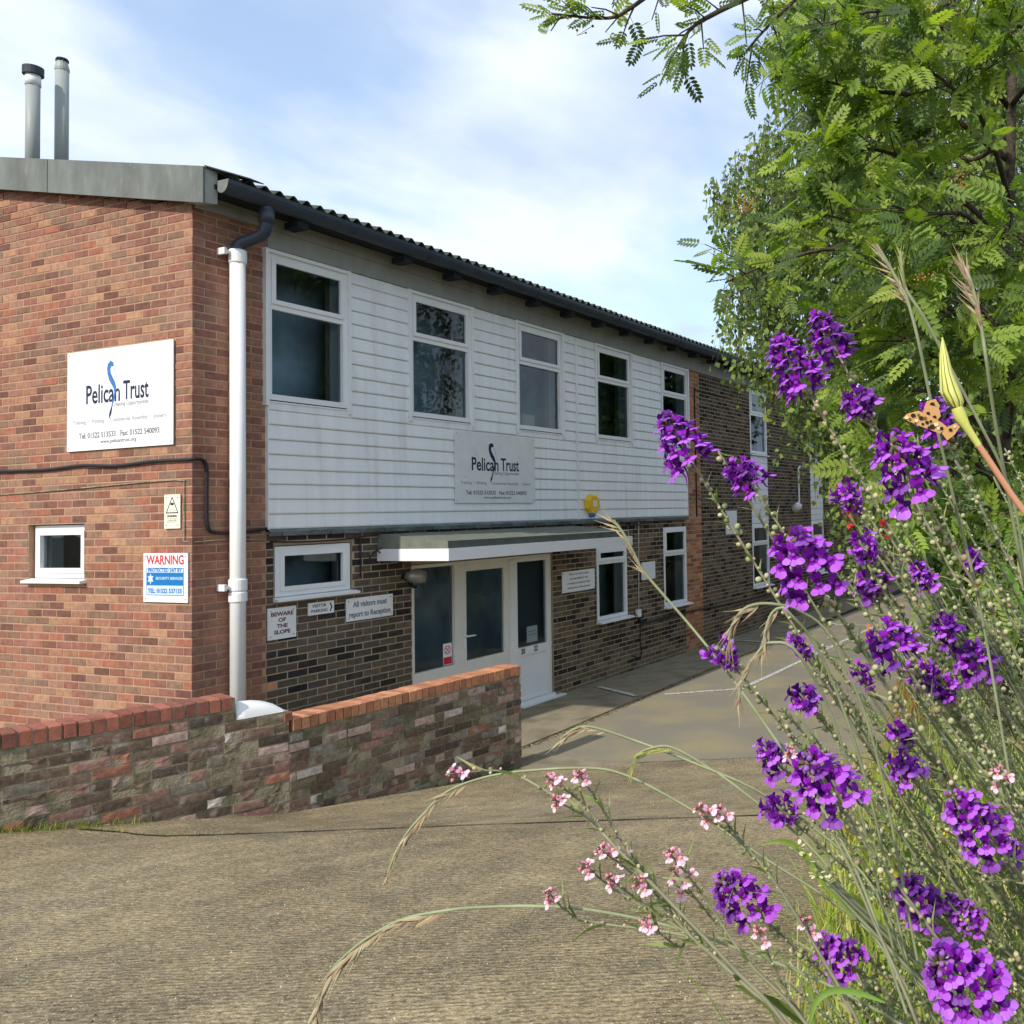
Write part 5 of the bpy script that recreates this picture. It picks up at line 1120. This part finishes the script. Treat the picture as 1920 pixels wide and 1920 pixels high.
    mb.obj('narrow_leaves', M['leafy'], t_, color=True, kind='stuff'); return t_
PG = 'purple toadflax flower spikes'
spikes = [
 (1585, 690, 84, 92, 'pointed purple flower spike standing highest at the centre of the clump, against the rowan leaves'),
 (1515, 732, 100, 104, 'broad purple flower spike immediately left of the highest one'),
 (1305, 875, 100, 96, 'purple flower spike furthest to the left, hanging in front of the boarded wall corner'),
 (1443, 958, 84, 76, 'purple flower spike in front of the far brown brick wall, right of the leftmost spike'),
 (1405, 940, 34, 36, 'small pale purple flower tuft beside the spike in front of the far brick wall'),
 (1655, 836, 74, 68, 'rounded purple flower head above the seed stalks, right of the hanging birch leaves'),
 (1792, 858, 84, 86, 'domed purple flower head that the butterfly rests on'),
 (1735, 940, 122, 116, 'large purple flower spike just below and left of the butterfly'),
 (1638, 1005, 60, 54, 'small round purple flower head below the red flower'),
 (1555, 1125, 132, 128, 'largest purple flower spike, in front of the far white door'),
 (1660, 1097, 62, 54, 'small purple flower head right of the largest spike'),
 (1680, 1160, 74, 60, 'purple flower head with white petals beside it right of the largest spike'),
 (1770, 1140, 42, 74, 'slender purple flower spike leaning left among the seed stalks'),
 (1870, 1120, 44, 60, 'narrow purple flower spike near the right edge below the long bud stem'),
 (1405, 1285, 58, 46, 'small purple flower head alone in front of the parking lines'),
 (1535, 1265, 26, 42, 'tiny purple flower tuft hanging below the largest spike'),
 (1712, 1268, 112, 84, 'wide purple flower head at the middle of the clump'),
 (1815, 1238, 60, 70, 'purple flower head upper left of the pair near the right edge'),
 (1868, 1288, 88, 80, 'purple flower head lower right of the pair near the right edge'),
 (1655, 1315, 44, 40, 'small purple flower tuft beneath the wide middle head'),
 (1772, 1322, 62, 46, 'purple flower tuft left of the dark drooping flowers'),
 (1812, 1352, 72, 54, 'dark purple drooping flowers in the middle right of the clump'),
 (1557, 1370, 64, 62, 'purple flower head above the brown concrete at mid height'),
 (1487, 1465, 66, 74, 'purple flower head next to a pink flower, left side of the clump'),
 (1575, 1512, 128, 112, 'large purple flower spike in the left lower middle of the clump'),
 (1518, 1565, 74, 54, 'purple flowers hanging under the large spike in the left lower middle'),
 (1736, 1432, 40, 48, 'small purple flower tip above another purple head'),
 (1734, 1490, 72, 66, 'purple flower head directly under the small purple tip'),
 (1845, 1560, 112, 126, 'big purple flower spike at the right lower middle'),
 (1906, 1610, 50, 80, 'purple flower spike cut off by the right edge of the photo'),
 (1735, 1710, 88, 92, 'purple flower head in the lower part, above the bottom bunch'),
 (1835, 1738, 54, 84, 'slim purple flower spike right of the lower flower head'),
 (1410, 1702, 96, 92, 'purple flower spike low on the left with pink flowers under it'),
 (1590, 1806, 76, 90, 'purple flower head above the bright green grass leaf near the bottom'),
 (1830, 1860, 136, 150, 'largest bottom bunch of purple flowers, partly below the frame'),
]
for i, (x, y, w_, h_, lb) in enumerate(spikes): toadflax((x, y), w_, h_, lb, caps=66 if w_ > 50 else 36, group=PG)
pinks = [
 (867, 1450, 42, 30, 'pink flower head furthest left, low over the concrete'), (1045, 1470, 26, 34, 'pink flowers at the tip of the upper left pink stem'), (1090, 1458, 28, 18, 'small pink flower right of the upper left pink stem tip'), (1052, 1506, 20, 20, 'single pink flower just under the upper left pink stem tip'),
 (1326, 1528, 26, 34, 'pink flower pair over the concrete, left of the purple clump'), (1352, 1530, 22, 24, 'pale pink flower right beside the pink pair'), (1135, 1600, 28, 22, 'pink flower above the bent grass stalk, upper one'), (1172, 1613, 24, 20, 'whitish pink flower right of the upper one above the bent grass'),
 (1107, 1632, 27, 26, 'pink flower left of the pink group above the bent grass'), (1155, 1656, 38, 28, 'widest pink flower in the group above the bent grass'), (1210, 1663, 22, 36, 'tall narrow pink flower in the group above the bent grass'), (1262, 1608, 22, 20, 'small pink flower above the larger pink head'),
 (1277, 1650, 56, 44, 'larger pink flower head left of the low purple spike'), (1040, 1683, 38, 28, 'deep pink flower head at the left beside the bent grass stalk'), (1218, 1733, 32, 22, 'pink flower just below the bent grass stalk'), (1427, 1756, 44, 26, 'pink flowers directly beneath the low purple spike'),
 (1515, 1740, 30, 40, 'pink flower stem right of the low purple spike'), (1488, 1422, 30, 30, 'pink flower above the left purple head'), (1876, 1460, 48, 38, 'pale pink flowers near the right edge')]
def pvia(x, y):
    if x < 960: return [(940, 1446), (1010, 1475), (1110, 1545), (1240, 1680), (1370, 1810), (1500, 1960), (1800, 2450)]
    if y < 1510 and x < 1120: return [(x+(1160-x)*.5, y+(1580-y)*.42), (1160+(x-1060)*.5, 1590), (1255, 1690), (1370, 1810), (1500, 1960), (1800, 2450)]
    if x < 1250: return [(x+55, y+42), (1300, 1760), (1400, 1850), (1530, 1980), (1820, 2450)]
    if x < 1300: return [(x+50, y+62), (1400, 1800), (1540, 1960), (1830, 2450)]
    if x < 1360: return [(1400, 1590), (1470, 1680), (1590, 1880), (1640, 1990), (1850, 2450)]
    return [(x+40, y+90), (x+130, y+260), (x+330, y+800)]
for i, (x, y, w_, h_, lb) in enumerate(pinks):
    dd = random.uniform(.52, .62); p = CAM+f0*(.95+random.uniform(-.1, .1))+r0*(.30+random.uniform(-.05, .05)); bs = Vector((p.x, p.y, vz(p.x, p.y)-.02))
    toadflax((x, y), w_*1.0, h_*1.0, lb, 'pink', d=dd, caps=16, base=bs, group='pink toadflax flowers', caplen=.07, bend=.05, via=pvia(x, y))
# stalks with seed capsules only
k = 0; rs = random.Random(5)
while k < 112:
    x = rs.uniform(1500, 1925); y = 880+1020*rs.random()**.75
    if (x < 1600 and y < 1240) or (x < 1660 and y < 1060): continue
    short = [(math.hypot(x-q[0], y-q[1]), q) for q in spikes if len(q[4].split(',')[0].split()) <= 9]
    q = min(short, key=lambda k_: k_[0])[1]; dx, dy = x-q[0], y-q[1]
    side = ('right of' if dx > 0 else 'left of') if abs(dx) > abs(dy) else ('below' if dy > 0 else 'above')
    toadflax((x, y), 0, rs.uniform(30, 60), 'green seed stalk tip '+side+' the '+q[4].split(',')[0], 'seed', d=rs.uniform(.66, 1.05), caps=60, group='stalks of green seed capsules', caplen=rs.uniform(.20, .32), name='seed_stalk', cat='seed stalk'); k += 1

# ---------------------------------------------------------------- grasses
def grass(head, stem, d, label, hd=1.0, dry=True, droop=True, group='flowering grass stems over the drive', d2=None, r=.0011, dense=1.0):
    d2 = d2 or d; b0 = at(*stem[-1], d2); o = tag(empty('grass_stem', b0), label, 'grass')
    S_ = [at(*p, d+(d2-d)*i/max(1, len(stem)-1))-b0 for i, p in enumerate(stem)]; H_ = [at(*p, d)-b0 for p in head]
    mb = MB(); mb.tube(catmull(H_+S_, 5), r, 5, cap=False); mb.obj('stem', M['stemdry'] if dry == 2 else M['stem'], o, smooth=True)
    P = catmull(H_, 8); K = len(P)
    cl = [(196, 178, 144), (182, 160, 128), (206, 192, 160), (166, 142, 118)] if dry else [(170, 176, 96), (190, 190, 110), (150, 160, 84)]
    for i in range(0, K-1):
        if random.random() > .75*dense: continue
        t = (P[i]-P[min(i+1, K-1)]).normalized() if (P[i]-P[min(i+1, K-1)]).length > 0 else UPW_
        L_ = random.uniform(.008, .014)*hd; dr = (t+Vector((random.uniform(-.3, .3), random.uniform(-.3, .3), random.uniform(-.7, .15)))).normalized(); s_ = dr.orthogonal().normalized(); s2 = dr.cross(s_); w_ = L_*.08
        st = P[i]+Vector((0, 0, -.002)) ; c = jit(lin(random.choice(cl)), .12); b_ = MB()
        rings = [(0, .2), (.3, 1), (.65, .8), (1, .05)]
        b_.tube([st+dr*L_*a for a, _ in rings], [w_*k for _, k in rings], 5, c); b_.tube([st+dr*L_*.9, st+dr*L_*1.5], [.00025, .0001], 3, c, cap=False)
        b_.tube([P[i], st], [.0003, .0003], 3, c, cap=False); b_.obj('spikelet', M['spike'], o, color=True)
    return o
grass([(588, 1925), (600, 1870), (622, 1820), (655, 1785), (700, 1752), (760, 1722), (845, 1706)], [(900, 1701), (1000, 1699), (1100, 1705), (1250, 1735), (1400, 1785), (1560, 1850), (1760, 1960)], .62, 'long arching grass stem bending down to the bottom of the photo, lowest on the left', 1.5, d2=.6, dense=1.3)
grass([(728, 1636), (742, 1600), (765, 1560), (800, 1520), (830, 1490), (880, 1466)], [(960, 1448), (1100, 1440), (1180, 1456), (1300, 1520), (1420, 1600), (1600, 1720), (1760, 1880)], .75, 'arching grass stem with pale drooping head above the middle of the drive', 1.2, d2=.65)
grass([(1366, 1200), (1374, 1170), (1395, 1142), (1425, 1132)], [(1460, 1134), (1500, 1146), (1560, 1200), (1640, 1400), (1720, 1800)], .6, 'drooping beige grass head in front of the far brick wall, leftmost of three', 1.1, d2=.65)
grass([(1430, 1216), (1436, 1180), (1446, 1152), (1462, 1140)], [(1480, 1150), (1540, 1230), (1620, 1450), (1700, 1800)], .6, 'drooping beige grass head just right of the leftmost hanging one', 1.0, d2=.65)
grass([(1385, 1310), (1392, 1270), (1420, 1225), (1445, 1205)], [(1500, 1230), (1580, 1400), (1680, 1800)], .6, 'drooping grass head in front of the parking lines', .9, d2=.65, dry=True)
grass([(1150, 975), (1172, 1005), (1195, 1050), (1212, 1078)], [(1300, 1180), (1375, 1275), (1480, 1425), (1600, 1620), (1700, 1900)], .7, 'straight green grass stem slanting across the tall ground floor windows', 1.0, d2=.6)
grass([(1052, 1385), (1075, 1368), (1100, 1362), (1136, 1370)], [(1200, 1392), (1300, 1430), (1450, 1500), (1620, 1640), (1720, 1850)], .72, 'faint grass stem with pinkish head at the foot of the driveway', .9, d2=.65)
grass([(1186, 1440), (1196, 1415), (1225, 1402), (1262, 1402)], [(1330, 1440), (1400, 1490), (1540, 1610), (1700, 1850)], .7, 'green grass head bending left at the driveway edge', .9, d2=.65, dry=False)
grass([(1643, 458), (1665, 495), (1690, 540), (1702, 565)], [(1722, 640), (1748, 765), (1775, 880), (1800, 985), (1840, 1150), (1900, 1500)], .55, 'thin pale grass stem left of the long bud, reaching up into the rowan leaves', .8, d2=.6)
grass([(1688, 470), (1692, 510), (1700, 545)], [(1735, 600), (1790, 705), (1840, 800), (1884, 892), (1912, 1000), (1950, 1300)], .56, 'thin green grass stem passing just behind the long bud', .7, d2=.6, dry=False)
grass([(1812, 505), (1822, 535), (1834, 580), (1842, 625)], [(1850, 680), (1864, 780), (1884, 890), (1900, 980), (1940, 1200)], .5, 'upright beige grass head highest at the right, above the long bud', 1.0, d2=.56, dense=1.8)
# salsify bud
sb = at(1925, 965, .45); o = tag(empty('salsify_plant', sb), 'long pointed yellow green salsify bud on a reddish stem at the upper right', 'flower')
P = [at(*p, .45)-sb for p in ((1767, 632), (1770, 665), (1774, 700), (1782, 735), (1790, 752), (1794, 764), (1799, 778), (1812, 800), (1835, 835), (1862, 875), (1895, 925), (1940, 985), (2000, 1200), (2060, 1800))]
px = .45/F
mb = MB(); rad = [1*px, 8*px, 12*px, 19*px, 17*px, 10*px]; P0 = P[:6]
for k in range(8):   # ribbed sepals
    a = 2*math.pi*k/8; vs = []
    for p, r_ in zip(P0, rad):
        e1 = RT; e2 = -FW; c0_, c1_, cm_ = a-.30, a+.30, a
        for ang, rr in ((c0_, r_*.86), (cm_, r_*1.06), (c1_, r_*.86)): vs.append(p+(e1*math.cos(ang)+e2*math.sin(ang))*rr)
    fs = [(3*i+j, 3*i+j+1, 3*i+4+j, 3*i+3+j) for i in range(5) for j in (0, 1)]; b_ = MB(); b_.add(vs, fs, lin((206, 208, 110) if k % 2 else (222, 220, 130))); b_.obj('sepal', M['bud'], o, smooth=True, color=True)
mb = MB(); mb.tube(P0, [r_*.84 for r_ in rad], 12, lin((120, 130, 50))); mb.obj('bud_core', M['bud'], o, smooth=True, color=True)
mb = MB(); mb.tube(P[5:9], [11*px, 12.5*px, 8*px, 6*px], 10, lin((200, 200, 104)), cap=False); mb.tube(P[8:], [6*px]*6, 10, lin((196, 140, 108)), cap=False); mb.obj('stem', M['stemred'], o, smooth=True, color=True)
# butterfly on the flower
bl = at(1762, 800, .50); bf = tag(empty('butterfly', bl), 'orange and black spotted butterfly resting on the domed purple flower head', 'butterfly')
px = .50/F; cO, cB, cWh = lin((196, 152, 98)), lin((46, 36, 24)), lin((226, 206, 168))
def wing(pts, spots, nm, dep):
    mb = MB(); q = lambda x, y, e=0: (at(x, y, .50+dep)-bl)-FW*e
    mb.face([q(*p) for p in pts], cO)
    for x, y, r_, c in spots: mb.face([q(x+r_*math.cos(t*1.047), y+r_*math.sin(t*1.047)*.8, .0006) for t in range(6)], c)
    mb.obj('wing', M['wing'], bf, color=True)
wing([(1790, 822), (1760, 812), (1728, 800), (1704, 790), (1693, 784), (1700, 776), (1722, 770), (1740, 778), (1762, 790), (1784, 806)], [(x_, y_, r__, random.choice((cB, cB, cWh, lin((120, 84, 44))))) for x_, y_, r__ in ((1706, 786, 3), (1722, 778, 3), (1734, 784, 4), (1745, 790, 3), (1742, 802, 4), (1755, 796, 5), (1765, 803, 4), (1775, 808, 4), (1772, 816, 4), (1783, 815, 4), (1730, 795, 3), (1716, 793, 2))]+[(1700, 783, 4, cWh), (1712, 779, 5, cB), (1718, 789, 4, cWh), (1727, 784, 5, cB), (1738, 792, 4, cB), (1748, 800, 6, cB), (1760, 803, 4, cWh), (1768, 812, 4, cB)], 'wing', 0)
wing([(1728, 782), (1732, 768), (1745, 760), (1760, 764), (1764, 780), (1754, 792)], [(1740, 775, 4, cB), (1752, 782, 4, cB)], 'wing', .004)
wing([(1766, 812), (1778, 800), (1792, 793), (1800, 800), (1790, 815), (1776, 826)], [(1782, 806, 4, cB), (1790, 800, 3, cWh)], 'wing', -.004)
wing([(1732, 766), (1738, 752), (1754, 748), (1762, 760), (1758, 772)], [(1748, 758, 5, cB), (1754, 764, 4, lin((120, 124, 130)))], 'wing', .006)
mb = MB(); mb.tube([at(1764, 812, .498)-bl, at(1772, 818, .498)-bl, at(1784, 826, .498)-bl, at(1790, 830, .498)-bl], [.0006, .0016, .0015, .0008], 7, lin((70, 54, 40))); mb.tube([at(1790, 830, .498)-bl, at(1806, 820, .492)-bl], .0002, 3, cB, cap=False); mb.tube([at(1790, 830, .498)-bl, at(1808, 828, .492)-bl], .0002, 3, cB, cap=False); mb.obj('body', M['wing'], bf, smooth=True, color=True)
# red flowers, yellow flowers and odd leaves
def ball_flower(x, y, d, w_, h_, m_, label, n=30):
    c_ = at(x, y, d); b0 = base_pt(x); o = tag(empty('garden_flower', b0), label, 'flower'); mb = MB()
    mb.tube(catmull([Vector((0, 0, 0)), (c_-b0)*.6+r0*.03, c_-b0], 8), .0014, 5, cap=False); mb.obj('stem', M['stem'], o, smooth=True)
    ww, hh = w_/F*d/2, h_/F*d/2; b_ = MB()
    for i in range(n):
        v = Vector((random.gauss(0, 1), random.gauss(0, 1), random.gauss(0, 1))).normalized(); p = c_-b0+Vector((v.x*ww, v.y*ww, v.z*hh))*.75; L_ = ww*.75
        lobe(b_, p, (v+Vector((0, 0, .5))).normalized(), v, L_, L_*.9, (1, 1, 1), (1, 1, 1), .1)
    b_.obj('petals', M[m_], o, kind='stuff'); return o
ball_flower(1593, 968, .9, 26, 40, 'redf', 'round bright red flower in front of the far white door panel')
ball_flower(1658, 992, .9, 20, 34, 'redf', 'narrow red flower behind the small round purple head')
M['yelf'] = mat('yellow_petals', (.75, .60, .03), .5, .3, sub=((1, 1, .4), .3)); M['palef'] = mat('cream_petals', (.80, .78, .42), .5, .3, sub=((1, 1, .6), .3)); M['orf'] = mat('orange_leaf', (.50, .20, .06), .5, .3)
for x, y, w_, h_, lb in ((1688, 1650, 20, 24, 'small bright yellow flower above the lower purple head'), (1770, 1570, 14, 18, 'small yellow flower left of the big right purple spike'), (1815, 1750, 10, 16, 'tiny yellow flower low on the right'), (1580, 1435, 12, 10, 'tiny yellow flower above the large lower purple spike')):
    ball_flower(x, y, .7, w_, h_, 'yelf', lb, 10)
ball_flower(1632, 1190, .7, 26, 34, 'orf', 'orange withered leaf tip above the purple heads', 9)
for x, y in ((1495, 1590), (1512, 1612), (1532, 1635), (1548, 1655)): ball_flower(x, y, .62, 22, 22, 'palef', {1495: 'topmost pale yellow floret on the curved leaf', 1512: 'second pale yellow floret on the curved leaf', 1532: 'third pale yellow floret on the curved leaf', 1548: 'lowest pale yellow floret on the curved leaf'}[x], 9)
def long_leaf(pts, d, w_, col, label, name='blade_leaf', cat='leaf'):
    P = [at(*p, d) for p in pts]; b0 = P[-1].copy(); P = catmull([p-b0 for p in P], 6); K = len(P); mb = MB(); vs = []
    for i, p in enumerate(P):
        t = (P[min(i+1, K-1)]-P[max(i-1, 0)]).normalized(); s_ = t.cross(FW).normalized(); ww = w_/F*d*.5*math.sin(math.pi*min(1, (i+.2)/(K)))**.7
        vs += [p-s_*ww, p+FW*ww*.5, p+s_*ww]
    mb.add(vs, [(3*i+j, 3*i+j+1, 3*i+4+j, 3*i+3+j) for i in range(K-1) for j in (0, 1)], lin(col)); o = mb.obj(name, M['leafy'], smooth=True, color=True, loc=b0); tag(o, label, cat)
for a in (([(1425, 1583), (1470, 1578), (1505, 1600), (1540, 1650), (1600, 1720)], .62, 12, (132, 156, 70), 'curved green leaf bearing pale yellow flowers'),
          ([(1560, 1672), (1610, 1700), (1648, 1745), (1660, 1800)], .7, 40, (160, 180, 80), 'broad bright green leaf at the lower left of the clump'),
          ([(1515, 1930), (1530, 1880), (1560, 1858), (1610, 1862), (1660, 1880)], .55, 14, (130, 164, 80), 'bright green grass leaf arching at the bottom of the clump'),
          ([(1420, 1862), (1455, 1880), (1490, 1905), (1530, 1940)], .6, 18, (110, 126, 64), 'dull green leaf low at the bottom middle'),
          ([(1375, 1846), (1405, 1860), (1440, 1885), (1480, 1930)], .62, 14, (104, 118, 60), 'dull green leaf left of the bottom purple flowers'),
          ([(1868, 1400), (1850, 1460), (1862, 1540), (1880, 1640)], .9, 20, (150, 172, 60), 'yellow green blade behind the big right purple spike'),
          ([(1640, 1400), (1662, 1480), (1668, 1560), (1690, 1680)], .95, 26, (164, 172, 70), 'tall yellow green blade behind the middle purple heads'),
          ([(1700, 1560), (1706, 1660), (1716, 1760), (1730, 1900)], .9, 22, (120, 150, 60), 'green blade in the lower middle of the clump'),
          ([(1840, 1780), (1856, 1820), (1870, 1860), (1884, 1930)], .7, 26, (120, 146, 56), 'green blade beside the bottom purple bunch'),
          ([(1870, 1050), (1895, 1080), (1915, 1130), (1930, 1200)], .8, 14, (140, 176, 80), 'green blade at the right edge under the rowan leaves')): long_leaf(*a)
